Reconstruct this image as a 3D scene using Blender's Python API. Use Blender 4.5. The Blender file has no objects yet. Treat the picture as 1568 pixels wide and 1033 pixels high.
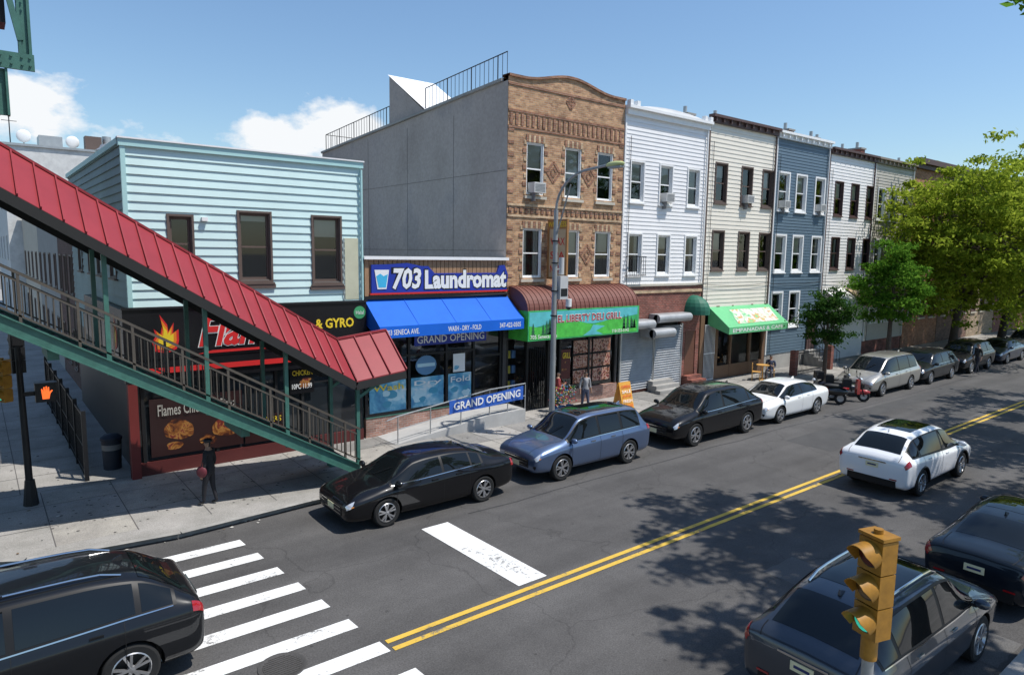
import bpy, bmesh, math, random
import numpy as np
from mathutils import Vector, Matrix
random.seed(11); np.random.seed(11)
scn=bpy.context.scene
COL=scn.collection
PI=math.pi
# ------------------------------------------------------------------ materials
_m={}
def M(name,col,rough=.6,metal=0.,var=.12,scale=2.,bump=0.,bscale=30.,coat=0.,emit=0.,spec=.5):
    if name in _m: return _m[name]
    m=bpy.data.materials.new(name); m.use_nodes=True
    nt=m.node_tree; b=nt.nodes['Principled BSDF']
    b.inputs['Roughness'].default_value=rough; b.inputs['Metallic'].default_value=metal
    b.inputs['Coat Weight'].default_value=coat; b.inputs['Coat Roughness'].default_value=.02
    b.inputs['Specular IOR Level'].default_value=spec
    c=(*col,1)
    if var>0:
        tc=nt.nodes.new('ShaderNodeTexCoord')
        n=nt.nodes.new('ShaderNodeTexNoise'); n.inputs['Scale'].default_value=scale; n.inputs['Detail'].default_value=6; n.inputs['Roughness'].default_value=.65
        nt.links.new(tc.outputs['Object'],n.inputs['Vector'])
        r=nt.nodes.new('ShaderNodeMapRange'); r.inputs['From Min'].default_value=.25; r.inputs['From Max'].default_value=.75
        r.inputs['To Min'].default_value=1-var; r.inputs['To Max'].default_value=1+var
        nt.links.new(n.outputs['Fac'],r.inputs['Value'])
        mx=nt.nodes.new('ShaderNodeVectorMath'); mx.operation='SCALE'; mx.inputs[0].default_value=col
        nt.links.new(r.outputs[0],mx.inputs['Scale']); nt.links.new(mx.outputs[0],b.inputs['Base Color'])
    else: b.inputs['Base Color'].default_value=c
    if bump>0:
        tc=nt.nodes.new('ShaderNodeTexCoord')
        n=nt.nodes.new('ShaderNodeTexNoise'); n.inputs['Scale'].default_value=bscale; n.inputs['Detail'].default_value=5
        nt.links.new(tc.outputs['Object'],n.inputs['Vector'])
        bp=nt.nodes.new('ShaderNodeBump'); bp.inputs['Strength'].default_value=bump; bp.inputs['Distance'].default_value=.02
        nt.links.new(n.outputs['Fac'],bp.inputs['Height']); nt.links.new(bp.outputs[0],b.inputs['Normal'])
    if emit>0:
        b.inputs['Emission Color'].default_value=c; b.inputs['Emission Strength'].default_value=emit
    _m[name]=m; return m
def brick(name,c1,c2,mortar,axis='xz',bw=.21,rh=.078,ms=.007):
    if name in _m: return _m[name]
    m=bpy.data.materials.new(name); m.use_nodes=True
    nt=m.node_tree; b=nt.nodes['Principled BSDF']; b.inputs['Roughness'].default_value=.85
    tc=nt.nodes.new('ShaderNodeTexCoord'); sp=nt.nodes.new('ShaderNodeSeparateXYZ'); cb=nt.nodes.new('ShaderNodeCombineXYZ')
    nt.links.new(tc.outputs['Object'],sp.inputs[0])
    nt.links.new(sp.outputs['X' if axis=='xz' else 'Y'],cb.inputs[0]); nt.links.new(sp.outputs['Z'],cb.inputs[1])
    br=nt.nodes.new('ShaderNodeTexBrick'); br.inputs['Scale'].default_value=1; br.inputs['Brick Width'].default_value=bw
    br.inputs['Row Height'].default_value=rh; br.inputs['Mortar Size'].default_value=ms
    br.inputs['Color1'].default_value=(*c1,1); br.inputs['Color2'].default_value=(*c2,1); br.inputs['Mortar'].default_value=(*mortar,1)
    nt.links.new(cb.outputs[0],br.inputs['Vector'])
    vo=nt.nodes.new('ShaderNodeTexVoronoi'); vo.inputs['Scale'].default_value=4.5; mp=nt.nodes.new('ShaderNodeMapping'); mp.inputs['Scale'].default_value=(1,1,2.2)
    nt.links.new(tc.outputs['Object'],mp.inputs[0]); nt.links.new(mp.outputs[0],vo.inputs['Vector'])
    rv=nt.nodes.new('ShaderNodeMapRange'); rv.inputs['To Min'].default_value=.74; rv.inputs['To Max'].default_value=1.2
    sv=nt.nodes.new('ShaderNodeSeparateColor'); nt.links.new(vo.outputs['Color'],sv.inputs[0]); nt.links.new(sv.outputs[0],rv.inputs['Value'])
    n=nt.nodes.new('ShaderNodeTexNoise'); n.inputs['Scale'].default_value=1.3; n.inputs['Detail'].default_value=8; n.inputs['Roughness'].default_value=.7
    nt.links.new(tc.outputs['Object'],n.inputs['Vector'])
    r=nt.nodes.new('ShaderNodeMapRange'); r.inputs['From Min'].default_value=.3; r.inputs['From Max'].default_value=.7; r.inputs['To Min'].default_value=.75; r.inputs['To Max'].default_value=1.2
    nt.links.new(n.outputs['Fac'],r.inputs['Value'])
    ml=nt.nodes.new('ShaderNodeMath'); ml.operation='MULTIPLY'; nt.links.new(r.outputs[0],ml.inputs[0]); nt.links.new(rv.outputs[0],ml.inputs[1])
    mx=nt.nodes.new('ShaderNodeVectorMath'); mx.operation='SCALE'
    nt.links.new(br.outputs['Color'],mx.inputs[0]); nt.links.new(ml.outputs[0],mx.inputs['Scale']); nt.links.new(mx.outputs[0],b.inputs['Base Color'])
    bp=nt.nodes.new('ShaderNodeBump'); bp.inputs['Strength'].default_value=.5; bp.inputs['Distance'].default_value=.01; bp.invert=True
    nt.links.new(br.outputs['Fac'],bp.inputs['Height']); nt.links.new(bp.outputs[0],b.inputs['Normal'])
    _m[name]=m; return m
def ramp_mat(name,stops,scale,detail=8,rough=.9,bump=.3,scale2=60,stretch=(1,1,1),spk=.25,dist=0):
    m=bpy.data.materials.new(name); m.use_nodes=True; nt=m.node_tree; b=nt.nodes['Principled BSDF']; b.inputs['Roughness'].default_value=rough
    tc=nt.nodes.new('ShaderNodeTexCoord'); mp=nt.nodes.new('ShaderNodeMapping'); mp.inputs['Scale'].default_value=stretch
    nt.links.new(tc.outputs['Object'],mp.inputs[0])
    n=nt.nodes.new('ShaderNodeTexNoise'); n.inputs['Scale'].default_value=scale; n.inputs['Detail'].default_value=detail; n.inputs['Roughness'].default_value=.62; n.inputs['Distortion'].default_value=dist
    nt.links.new(mp.outputs[0],n.inputs['Vector'])
    cr=nt.nodes.new('ShaderNodeValToRGB'); e=cr.color_ramp.elements
    e[0].position=stops[0][0]; e[0].color=(*stops[0][1],1); e[1].position=stops[-1][0]; e[1].color=(*stops[-1][1],1)
    for p,c in stops[1:-1]:
        q=e.new(p); q.color=(*c,1)
    nt.links.new(n.outputs['Fac'],cr.inputs[0])
    n2=nt.nodes.new('ShaderNodeTexNoise'); n2.inputs['Scale'].default_value=scale2; n2.inputs['Detail'].default_value=3
    nt.links.new(tc.outputs['Object'],n2.inputs['Vector'])
    r=nt.nodes.new('ShaderNodeMapRange'); r.inputs['From Min'].default_value=.3; r.inputs['From Max'].default_value=.7; r.inputs['To Min'].default_value=1-spk; r.inputs['To Max'].default_value=1+spk
    nt.links.new(n2.outputs['Fac'],r.inputs['Value'])
    mx=nt.nodes.new('ShaderNodeVectorMath'); mx.operation='SCALE'
    nt.links.new(cr.outputs[0],mx.inputs[0]); nt.links.new(r.outputs[0],mx.inputs['Scale']); nt.links.new(mx.outputs[0],b.inputs['Base Color'])
    bp=nt.nodes.new('ShaderNodeBump'); bp.inputs['Strength'].default_value=bump; bp.inputs['Distance'].default_value=.01
    nt.links.new(n2.outputs['Fac'],bp.inputs['Height']); nt.links.new(bp.outputs[0],b.inputs['Normal'])
    _m[name]=m; return m
def glass_mat(name,tint=.85):
    m=bpy.data.materials.new(name); m.use_nodes=True; nt=m.node_tree; nt.nodes.clear()
    o=nt.nodes.new('ShaderNodeOutputMaterial'); mix=nt.nodes.new('ShaderNodeMixShader')
    t=nt.nodes.new('ShaderNodeBsdfTransparent'); t.inputs[0].default_value=(tint,tint*1.02,tint,1)
    g=nt.nodes.new('ShaderNodeBsdfGlossy'); g.inputs['Roughness'].default_value=.03; g.inputs[0].default_value=(.9,.95,1,1)
    lw=nt.nodes.new('ShaderNodeFresnel'); lw.inputs[0].default_value=1.7
    nt.links.new(lw.outputs[0],mix.inputs[0]); nt.links.new(t.outputs[0],mix.inputs[1]); nt.links.new(g.outputs[0],mix.inputs[2]); nt.links.new(mix.outputs[0],o.inputs[0])
    return m
GLASS=glass_mat('window_glass')
WHITE=M('white_paint',(.80,.80,.79),.5,var=.06)
DARK=M('dark_interior',(.010,.010,.012),.9,var=0)
BLACK=M('black_metal',(.016,.016,.018),.45,var=.2,spec=.3)
STEELG=M('green_steel',(.05,.15,.12),.5,var=.25,scale=5,bump=.1)
CONC=ramp_mat('concrete',[(.3,(.25,.24,.22)),(.5,(.33,.32,.30)),(.7,(.42,.41,.38))],.6,rough=.9)
GREYM=M('galvanised',(.42,.43,.43),.4,metal=.5,var=.15)
BLIND=M('window_blind',(.55,.54,.50),.8,var=.08)
CURT=M('curtain',(.6,.6,.58),.9,var=.2,scale=14)
FOOD=ramp_mat('food_photo',[(.34,(.015,.008,.008)),(.42,(.08,.02,.01)),(.50,(.26,.09,.02)),(.55,(.40,.20,.05)),(.60,(.20,.03,.02)),(.72,(.02,.01,.01))],3.2,detail=4,rough=.35,bump=0,dist=.6,spk=.1)
LAUN=ramp_mat('laundry_photo',[(.35,(.05,.22,.42)),(.48,(.12,.40,.58)),(.58,(.35,.60,.72)),(.66,(.65,.72,.75)),(.78,(.20,.45,.6))],1.6,detail=3,rough=.35,bump=0,dist=.3,spk=.05)
# ------------------------------------------------------------------ geometry accumulator
class G:
    def __init__(s,name,loc=(0,0,0),rot=0,scale=1):
        s.name=name; s.parts={}; s.loc=loc; s.rot=rot; s.sc=scale
    def add(s,part,mat,vs,fs,smooth=False):
        p=s.parts.setdefault(part,[[],[],[],[],False]); o=len(p[0])
        if mat not in p[2]: p[2].append(mat)
        i=p[2].index(mat)
        p[0].extend([tuple(v) for v in vs])
        for f in fs: p[1].append(tuple(a+o for a in f)); p[3].append(i)
        if smooth: p[4]=True
    def box(s,part,mat,x0,x1,y0,y1,z0,z1):
        s.add(part,mat,[(x0,y0,z0),(x1,y0,z0),(x1,y1,z0),(x0,y1,z0),(x0,y0,z1),(x1,y0,z1),(x1,y1,z1),(x0,y1,z1)],
          [(3,2,1,0),(4,5,6,7),(0,1,5,4),(1,2,6,5),(2,3,7,6),(3,0,4,7)])
    def hexa(s,part,mat,v): s.add(part,mat,v,[(3,2,1,0),(4,5,6,7),(0,1,5,4),(1,2,6,5),(2,3,7,6),(3,0,4,7)])
    def poly(s,part,mat,v): s.add(part,mat,v,[tuple(range(len(v)))])
    def bp(s,part,mat,P,u0,u1,z0,z1,d0,d1):
        s.hexa(part,mat,[P(u0,z0,d0),P(u1,z0,d0),P(u1,z0,d1),P(u0,z0,d1),P(u0,z1,d0),P(u1,z1,d0),P(u1,z1,d1),P(u0,z1,d1)])
    def cyl(s,part,mat,a,b,r0,r1=None,n=10,cap=True):
        r1=r0 if r1 is None else r1; a=Vector(a); b=Vector(b); d=(b-a)
        if d.length<1e-6: return
        d.normalize(); up=Vector((0,0,1)) if abs(d.z)<.95 else Vector((1,0,0))
        u=d.cross(up).normalized(); w=d.cross(u)
        vs=[];fs=[]
        for k in range(n):
            t=2*math.pi*k/n; e=u*math.cos(t)+w*math.sin(t)
            vs.append(a+e*r0); vs.append(b+e*r1)
        for k in range(n):
            j=(k+1)%n; fs.append((2*k,2*j,2*j+1,2*k+1))
        if cap: fs.append(tuple(2*k for k in range(n))[::-1]); fs.append(tuple(2*k+1 for k in range(n)))
        s.add(part,mat,vs,fs,True)
    def path(s,part,mat,pts,r,n=8):
        for i in range(len(pts)-1): s.cyl(part,mat,pts[i],pts[i+1],r if not isinstance(r,list) else r[i],r if not isinstance(r,list) else r[i+1],n)
    def bar(s,part,mat,a,b,w,h):
        a=Vector(a);b=Vector(b);d=(b-a).normalized(); up=Vector((0,0,1)) if abs(d.z)<.98 else Vector((1,0,0))
        u=d.cross(up).normalized()*w/2; v=u.cross(d).normalized()*h/2
        s.hexa(part,mat,[a-u-v,a+u-v,b+u-v,b-u-v,a-u+v,a+u+v,b+u+v,b-u+v])
    def sph(s,part,mat,c,r,nu=14,nv=9):
        vs=[];fs=[]
        for j in range(nv+1):
            ph=math.pi*j/nv
            for i in range(nu):
                th=2*math.pi*i/nu; vs.append((c[0]+r[0]*math.sin(ph)*math.cos(th),c[1]+r[1]*math.sin(ph)*math.sin(th),c[2]+r[2]*math.cos(ph)))
        for j in range(nv):
            for i in range(nu):
                k=(i+1)%nu; fs.append((j*nu+i,(j+1)*nu+i,(j+1)*nu+k,j*nu+k))
        s.add(part,mat,vs,fs,True)
    def lathe(s,part,mat,prof,c,axis='y',n=24):
        vs=[];fs=[]
        for i in range(n):
            t=2*math.pi*i/n
            for r,h in prof:
                if axis=='y': vs.append((c[0]+r*math.cos(t),c[1]+h,c[2]+r*math.sin(t)))
                else: vs.append((c[0]+r*math.cos(t),c[1]+r*math.sin(t),c[2]+h))
        m=len(prof)
        for i in range(n):
            j=(i+1)%n
            for k in range(m-1): fs.append((i*m+k,j*m+k,j*m+k+1,i*m+k+1))
        s.add(part,mat,vs,fs,True)
    def done(s):
        e=bpy.data.objects.new(s.name,None); e.empty_display_size=.3; COL.objects.link(e)
        e.location=s.loc; e.rotation_euler=(0,0,s.rot); e.scale=(s.sc,)*3
        for part,(vs,fs,mats,mi,sm) in s.parts.items():
            me=bpy.data.meshes.new(part); me.from_pydata(vs,[],fs)
            for m in mats: me.materials.append(m)
            me.polygons.foreach_set('material_index',mi)
            if sm:
                me.polygons.foreach_set('use_smooth',[True]*len(fs)); me.set_sharp_from_angle(angle=math.radians(38))
            me.update()
            o=bpy.data.objects.new(part,me); o.parent=e; COL.objects.link(o)
        return e
def text(g,part,mat,body,o,u,v,w,h,ex=.01,bold=0.,shear=0.):
    cu=bpy.data.curves.new('t','FONT'); cu.body=body; cu.size=1; cu.offset=bold; cu.extrude=0; cu.resolution_u=2; cu.shear=shear
    ob=bpy.data.objects.new('t',cu); COL.objects.link(ob); bpy.context.view_layer.update()
    dg=bpy.context.evaluated_depsgraph_get(); me=bpy.data.meshes.new_from_object(ob.evaluated_get(dg))
    co=np.array([x.co[:] for x in me.vertices]); fs=[tuple(p.vertices) for p in me.polygons]
    mn=co.min(0); mxx=co.max(0)
    u=Vector(u).normalized(); v=Vector(v).normalized(); n=u.cross(v); o=Vector(o)
    vs=[o+u*((c[0]-mn[0])/(mxx[0]-mn[0])*w)+v*((c[1]-mn[1])/(mxx[1]-mn[1])*h)+n*ex for c in co]
    g.add(part,mat,vs,fs)
    bpy.data.objects.remove(ob); bpy.data.curves.remove(cu); bpy.data.meshes.remove(me)
def front(y): return lambda u,z,d:(u,y-d,z)
def left(x): return lambda u,z,d:(x-d,u,z)
def wall(g,part,mat,P,u0,u1,z0,z1,ops=(),row=None,amp=.022):
    zs={z0,z1}
    for o in ops:
        for z in (o[2],o[3]):
            if z0<z<z1: zs.add(z)
    if row:
        z=z0
        while z<z1: zs.add(round(z,4)); z+=row
    zs=sorted(zs); vs=[];fs=[]
    def quad(a,b,c,d): k=len(vs); vs.extend([a,b,c,d]); fs.append((k,k+1,k+2,k+3))
    for za,zb in zip(zs[:-1],zs[1:]):
        if zb-za<1e-4: continue
        zm=(za+zb)/2; spans=[(u0,u1)]
        for o in sorted(ops):
            if o[2]<zm<o[3]:
                ns=[]
                for a,b in spans:
                    if o[0]>=b or o[1]<=a: ns.append((a,b))
                    else:
                        if o[0]>a: ns.append((a,o[0]))
                        if o[1]<b: ns.append((o[1],b))
                spans=ns
        if row:
            k=math.floor((zm-z0)/row); base=z0+k*row
            da=amp*(1-(za-base)/row); db=amp*(1-(zb-base)/row)
        else: da=db=0; base=None
        for a,b in spans:
            quad(P(a,za,da),P(b,za,da),P(b,zb,db),P(a,zb,db))
            if row and abs(za-base)<1e-3: quad(P(a,za,0),P(b,za,0),P(b,za,amp),P(a,za,amp))
    g.add(part,mat,vs,fs)
ACM=M('ac_case',(.55,.55,.53),.6); ACG=M('ac_grille',(.2,.2,.2),.6)
def window(g,P,u0,u1,z0,z1,trim=WHITE,sash=None,tw=.07,blind=None,ac=False,sill=None,proud=.035,lintel=None):
    sash=sash or trim
    e=.002
    if tw>0:
        g.bp('windows',trim,P,u0-tw,u0-e,z0-tw,z1+tw,-.03,proud+.003); g.bp('windows',trim,P,u1+e,u1+tw,z0-tw,z1+tw,-.03,proud+.003)
        g.bp('windows',trim,P,u0-tw+.004,u1+tw-.004,z1+e,z1+tw-.002,-.03,proud); g.bp('windows',trim,P,u0-tw+.004,u1+tw-.004,z0-tw+.002,z0-e,-.03,proud)
        g.bp('windows',trim,P,u0-tw-.03,u1+tw+.03,z0-tw-.05,z0-tw,-.03,proud+.05)
    if sill: g.bp('sills',sill,P,u0-.12,u1+.12,z0-tw-.16,z0-tw-.052,-.02,.09)
    if lintel: g.bp('sills',lintel,P,u0-.1,u1+.1,z1+tw,z1+tw+.16,-.02,.03)
    for a,b,c,d in ((u0,u0+.03,z0,z1),(u1-.03,u1,z0,z1),(u0+.03,u1-.03,z1-.03,z1),(u0+.03,u1-.03,z0,z0+.03)):
        g.bp('windows',sash,P,a,b,c,d,-.14,-.004)
    zm=(z0+z1)/2
    for a,b,c,d,q in ((u0+.03,u0+.075,z0+.03,z1-.03,0),(u1-.075,u1-.03,z0+.03,z1-.03,0),(u0+.075,u1-.075,z1-.08,z1-.03,0),(u0+.075,u1-.075,z0+.03,z0+.09,.0),(u0+.075,u1-.075,zm-.025,zm+.025,.01)):
        g.bp('windows',sash,P,a,b,c,d,-.11,-.07+q)
    g.poly('glass',GLASS,[P(u0+.07,z0+.07,-.09),P(u1-.07,z0+.07,-.09),P(u1-.07,z1-.07,-.09),P(u0+.07,z1-.07,-.09)])
    g.poly('rooms',DARK,[P(u0-.3,z0-.3,-.45),P(u1+.3,z0-.3,-.45),P(u1+.3,z1+.3,-.45),P(u0-.3,z1+.3,-.45)])
    for s_ in (u0-.02,u1+.02): g.poly('rooms',DARK,[P(s_,z0-.1,-.15),P(s_,z1+.1,-.15),P(s_,z1+.1,-.45),P(s_,z0-.1,-.45)])
    for s_ in (z0-.02,z1+.02): g.poly('rooms',DARK,[P(u0-.1,s_,-.15),P(u1+.1,s_,-.15),P(u1+.1,s_,-.45),P(u0-.1,s_,-.45)])
    if blind is None: blind=random.choice([0,.35,.5,.55,-1,0])
    if blind>0:
        g.bp('blinds',BLIND,P,u0+.05,u1-.05,z1-(z1-z0)*blind,z1-.03,-.17,-.16)
    elif blind<0:
        for a in (u0+.04,u1-.04-.28*(u1-u0)):
            for k in range(4): g.bp('blinds',CURT,P,a+k*.07*(u1-u0),a+(k+1)*.07*(u1-u0)-.004,z0+.05,z1-.03,-.21,-.15-.02*(k%2))
    if ac:
        um=(u0+u1)/2
        g.bp('air_conditioner',ACM,P,um-.28,um+.28,z0+.06,z0+.44,-.1,.32)
        for k in range(6): g.bp('air_conditioner',ACG,P,um-.24,um+.24,z0+.11+k*.05,z0+.13+k*.05,.32,.328)
        g.bp('air_conditioner',ACG,P,um-.2,um-.17,z0-.25,z0+.06,0,.25)
# ------------------------------------------------------------------ ground, roads
def sheet(name,mat,pts,z):
    me=bpy.data.meshes.new(name); me.from_pydata([(x,y,z) for x,y in pts],[],[tuple(range(len(pts)))]); me.materials.append(mat)
    o=bpy.data.objects.new(name,me); COL.objects.link(o); return o
GROUND=ramp_mat('ground_mat',[(.3,(.10,.10,.09)),(.7,(.18,.17,.15))],.05)
sheet('ground',GROUND,[(-900,-900),(900,-900),(900,900),(-900,900)],-.02)
def asphalt():
    m=bpy.data.materials.new('asphalt'); m.use_nodes=True; nt=m.node_tree; b=nt.nodes['Principled BSDF']; b.inputs['Roughness'].default_value=.85; b.inputs['Specular IOR Level'].default_value=.3
    N=nt.nodes.new; L=nt.links.new
    tc=N('ShaderNodeTexCoord')
    mp=N('ShaderNodeMapping'); mp.inputs['Scale'].default_value=(.05,.9,1); L(tc.outputs['Object'],mp.inputs[0])
    n1=N('ShaderNodeTexNoise'); n1.inputs['Scale'].default_value=1.; n1.inputs['Detail'].default_value=5; L(mp.outputs[0],n1.inputs['Vector'])
    n2=N('ShaderNodeTexNoise'); n2.inputs['Scale'].default_value=.45; n2.inputs['Detail'].default_value=9; n2.inputs['Roughness'].default_value=.7; L(tc.outputs['Object'],n2.inputs['Vector'])
    n3=N('ShaderNodeTexNoise'); n3.inputs['Scale'].default_value=38; n3.inputs['Detail'].default_value=3; n3.inputs['Roughness'].default_value=.75; L(tc.outputs['Object'],n3.inputs['Vector'])
    v=N('ShaderNodeTexVoronoi'); v.feature='DISTANCE_TO_EDGE'; v.inputs['Scale'].default_value=.22
    nw=N('ShaderNodeTexNoise'); nw.inputs['Scale'].default_value=1.0; nw.inputs['Detail'].default_value=8; L(tc.outputs['Object'],nw.inputs['Vector'])
    ad=N('ShaderNodeMixRGB'); ad.blend_type='ADD'; ad.inputs[0].default_value=1.; L(tc.outputs['Object'],ad.inputs[1]); L(nw.outputs['Color'],ad.inputs[2]); L(ad.outputs[0],v.inputs['Vector'])
    cr=N('ShaderNodeMapRange'); cr.inputs['From Min'].default_value=0; cr.inputs['From Max'].default_value=.005; cr.inputs['To Min'].default_value=.72; cr.inputs['To Max'].default_value=1; L(v.outputs['Distance'],cr.inputs['Value'])
    v2=N('ShaderNodeTexVoronoi'); v2.inputs['Scale'].default_value=1.7; v2.inputs['Randomness'].default_value=1; L(tc.outputs['Object'],v2.inputs['Vector'])
    sp=N('ShaderNodeMapRange'); sp.inputs['From Min'].default_value=.03; sp.inputs['From Max'].default_value=.07; sp.inputs['To Min'].default_value=.6; sp.inputs['To Max'].default_value=1; L(v2.outputs['Distance'],sp.inputs['Value'])
    def mr(o,a,c):
        r=N('ShaderNodeMapRange'); r.inputs['From Min'].default_value=.3; r.inputs['From Max'].default_value=.7; r.inputs['To Min'].default_value=a; r.inputs['To Max'].default_value=c; L(o,r.inputs['Value']); return r.outputs[0]
    def mul(a,c):
        x=N('ShaderNodeMath'); x.operation='MULTIPLY'; L(a,x.inputs[0]); L(c,x.inputs[1]); return x.outputs[0]
    f=mul(mul(mul(mul(mr(n1.outputs['Fac'],.76,1.22),mr(n2.outputs['Fac'],.78,1.24)),mr(n3.outputs['Fac'],.66,1.34)),cr.outputs[0]),sp.outputs[0])
    s=N('ShaderNodeVectorMath'); s.operation='SCALE'; s.inputs[0].default_value=(.083,.080,.078); L(f,s.inputs['Scale']); L(s.outputs[0],b.inputs['Base Color'])
    bp=N('ShaderNodeBump'); bp.inputs['Strength'].default_value=.35; bp.inputs['Distance'].default_value=.008; L(n3.outputs['Fac'],bp.inputs['Height']); L(bp.outputs[0],b.inputs['Normal'])
    return m
ASPH=asphalt()
sheet('road',ASPH,[(-120,2.7),(220,2.7),(220,15.95),(6,15.95),(-2.3,21),(-2.3,220),(-12,220),(-12,16),(-120,16)],-.004)
PATCH=ramp_mat('asphalt_patch',[(.3,(.050,.049,.049)),(.7,(.068,.067,.066))],1.5,scale2=40,spk=.3)
PATCH2=ramp_mat('asphalt_patch_light',[(.3,(.094,.091,.088)),(.7,(.115,.112,.108))],1.5,scale2=40,spk=.25)
SEAL=M('tar_seal',(.028,.028,.03),.5,var=.2)
g=G('road_repairs'); rr=random.Random(4)
def ragged(x0,x1,y0,y1):
    p=[]
    for (a,b,c,d) in ((x0,y0,x1,y0),(x1,y0,x1,y1),(x1,y1,x0,y1),(x0,y1,x0,y0)):
        for k in range(6): t=k/6; p.append((a+(c-a)*t+rr.gauss(0,.012),b+(d-b)*t+rr.gauss(0,.012),-.001))
    return p
for x0,x1,y0,y1,m in ((21.5,24.8,10.4,12.0,PATCH),(27,38,11.9,12.7,PATCH),(30.5,33.0,9.6,10.8,PATCH),(12.0,13.1,3.0,7.0,PATCH2)):
    g.poly('patches',m,ragged(x0,x1,y0,y1))
x=9.; y=12.95
while x<70:
    x2=x+1.4; y2=12.95+rr.gauss(0,.05); g.poly('tar_seams',SEAL,[(x,y-.012,.0),(x2,y2-.012,.0),(x2,y2+.012,.0),(x,y+.012,.0)]); x,y=x2,y2
g.done()
def paint(name,col,wear=.42):
    m=bpy.data.materials.new(name); m.use_nodes=True; nt=m.node_tree; b=nt.nodes['Principled BSDF']; b.inputs['Roughness'].default_value=.7
    tc=nt.nodes.new('ShaderNodeTexCoord'); n=nt.nodes.new('ShaderNodeTexNoise'); n.inputs['Scale'].default_value=11; n.inputs['Detail'].default_value=10; n.inputs['Roughness'].default_value=.85
    nt.links.new(tc.outputs['Object'],n.inputs['Vector'])
    n2=nt.nodes.new('ShaderNodeTexNoise'); n2.inputs['Scale'].default_value=1.3; n2.inputs['Detail'].default_value=3; nt.links.new(tc.outputs['Object'],n2.inputs['Vector'])
    ad=nt.nodes.new('ShaderNodeMath'); ad.operation='MULTIPLY_ADD'; nt.links.new(n2.outputs['Fac'],ad.inputs[0]); ad.inputs[1].default_value=.6; nt.links.new(n.outputs['Fac'],ad.inputs[2])
    cr=nt.nodes.new('ShaderNodeValToRGB'); e=cr.color_ramp.elements; e[0].position=wear+.3-.05; e[0].color=(.13,.125,.12,1); e[1].position=wear+.3+.03; e[1].color=(*[c*.88 for c in col],1); q=e.new(.9); q.color=(*col,1)
    nt.links.new(ad.outputs[0],cr.inputs[0]); nt.links.new(cr.outputs[0],b.inputs['Base Color']); return m
PW=paint('road_paint_white',(.80,.80,.78),.385); PYL=paint('road_paint_yellow',(.66,.43,.06),.385)
g=G('road_markings')
for k,yc in enumerate([14.45,13.58,12.7,11.85,10.98,10.08,9.15,8.2,7.3,6.4,5.5]):
    xr=4.2+(14.5-yc)*.11
    g.poly('crosswalk_bars',PW,[(xr-3,yc-.17,0.002),(xr,yc-.17,.002),(xr-.02,yc+.17,.002),(xr-3.02,yc+.17,.002)])
g.poly('stop_bar',PW,[(7.72,9.42,.002),(8.42,9.42,.002),(8.32,12.8,.002),(7.62,12.8,.002)])
for yc in (9.0,9.24): g.poly('centre_line',PYL,[(4.85,yc-.055,.0045),(200,yc-.055,.0045),(200,yc+.055,.0045),(4.85,yc+.055,.0045)])
g.done()
SIDEW=ramp_mat('sidewalk_concrete',[(.25,(.18,.17,.155)),(.42,(.265,.255,.235)),(.6,(.335,.32,.30)),(.78,(.41,.39,.36))],.7,rough=.92)
SIDEW2=ramp_mat('sidewalk_flag_b',[(.3,(.25,.235,.215)),(.7,(.38,.36,.32))],1.5,rough=.92)
SIDEW3=ramp_mat('sidewalk_flag_c',[(.3,(.175,.17,.158)),(.7,(.26,.25,.235))],1.5,rough=.92)
KERB=M('kerb_stone',(.31,.30,.28),.85,var=.3,scale=3,bump=.3)
def slab(name,pts,z0,z1,mat,kerbn):
    g=G(name); n=len(pts)
    g.poly('paving',mat,[(x,y,z1) for x,y in pts])
    for i in range(n):
        j=(i+1)%n; g.add('kerb',KERB,[(*pts[i],z0),(*pts[j],z0),(*pts[j],z1),(*pts[i],z1)],[(0,1,2,3)])
    for i in range(kerbn):
        a=Vector(pts[i]);b=Vector(pts[i+1]); d=(b-a).normalized(); nn=Vector((-d.y,d.x))*-.16
        g.poly('kerb',KERB,[(a.x,a.y,z1+.004),(b.x,b.y,z1+.004),(b.x+nn.x,b.y+nn.y,z1+.004),(a.x+nn.x,a.y+nn.y,z1+.004)])
    return g
arc=[(-2.3+3.8*(1-math.cos(t))*1.0,21-5.3*math.sin(t)) for t in [math.radians(a) for a in (0,15,30,45,60,75,90)]]
pts=[(-2.3,120)]+arc+[(3.2,15.5),(6.2,15.72),(160,15.85),(160,120)]
g=slab('sidewalk',pts,-.01,.14,SIDEW,len(arc)+3)
JT=M('joint',(.11,.105,.10),.9)
rr=random.Random(8)
for k in range(60):
    x=1.+k*1.5
    for a,b in ((16.15,17.4),(17.4,18.9),(18.9,19.9)):
        q=rr.random()
        if q<.45: g.poly('flags',SIDEW2 if q<.25 else SIDEW3,[(x,a,.1415),(x+1.5,a,.1415),(x+1.5,b,.1415),(x,b,.1415)])
for k in range(110):
    x=1.+k*1.5
    g.poly('joints',JT,[(x,16.1,.1455),(x+.02,16.1,.1455),(x+.02,20,.1455),(x,20,.1455)])
for yy in (17.4,18.9): g.poly('joints',JT,[(0,yy,.1465),(160,yy,.1465),(160,yy+.018,.1465),(0,yy+.018,.1465)])
for k in range(30): g.poly('joints',JT,[(-2,20.1+1.5*k,.1455),(3,20.1+1.5*k,.1455),(3,20.12+1.5*k,.1455),(-2,20.12+1.5*k,.1455)])
g.poly('joints',JT,[(.6,20.1,.1445),(.62,20.1,.1445),(.62,60,.1445),(.6,60,.1445)])
GUM=M('gum_spots',(.08,.075,.07),.9,var=0)
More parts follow.
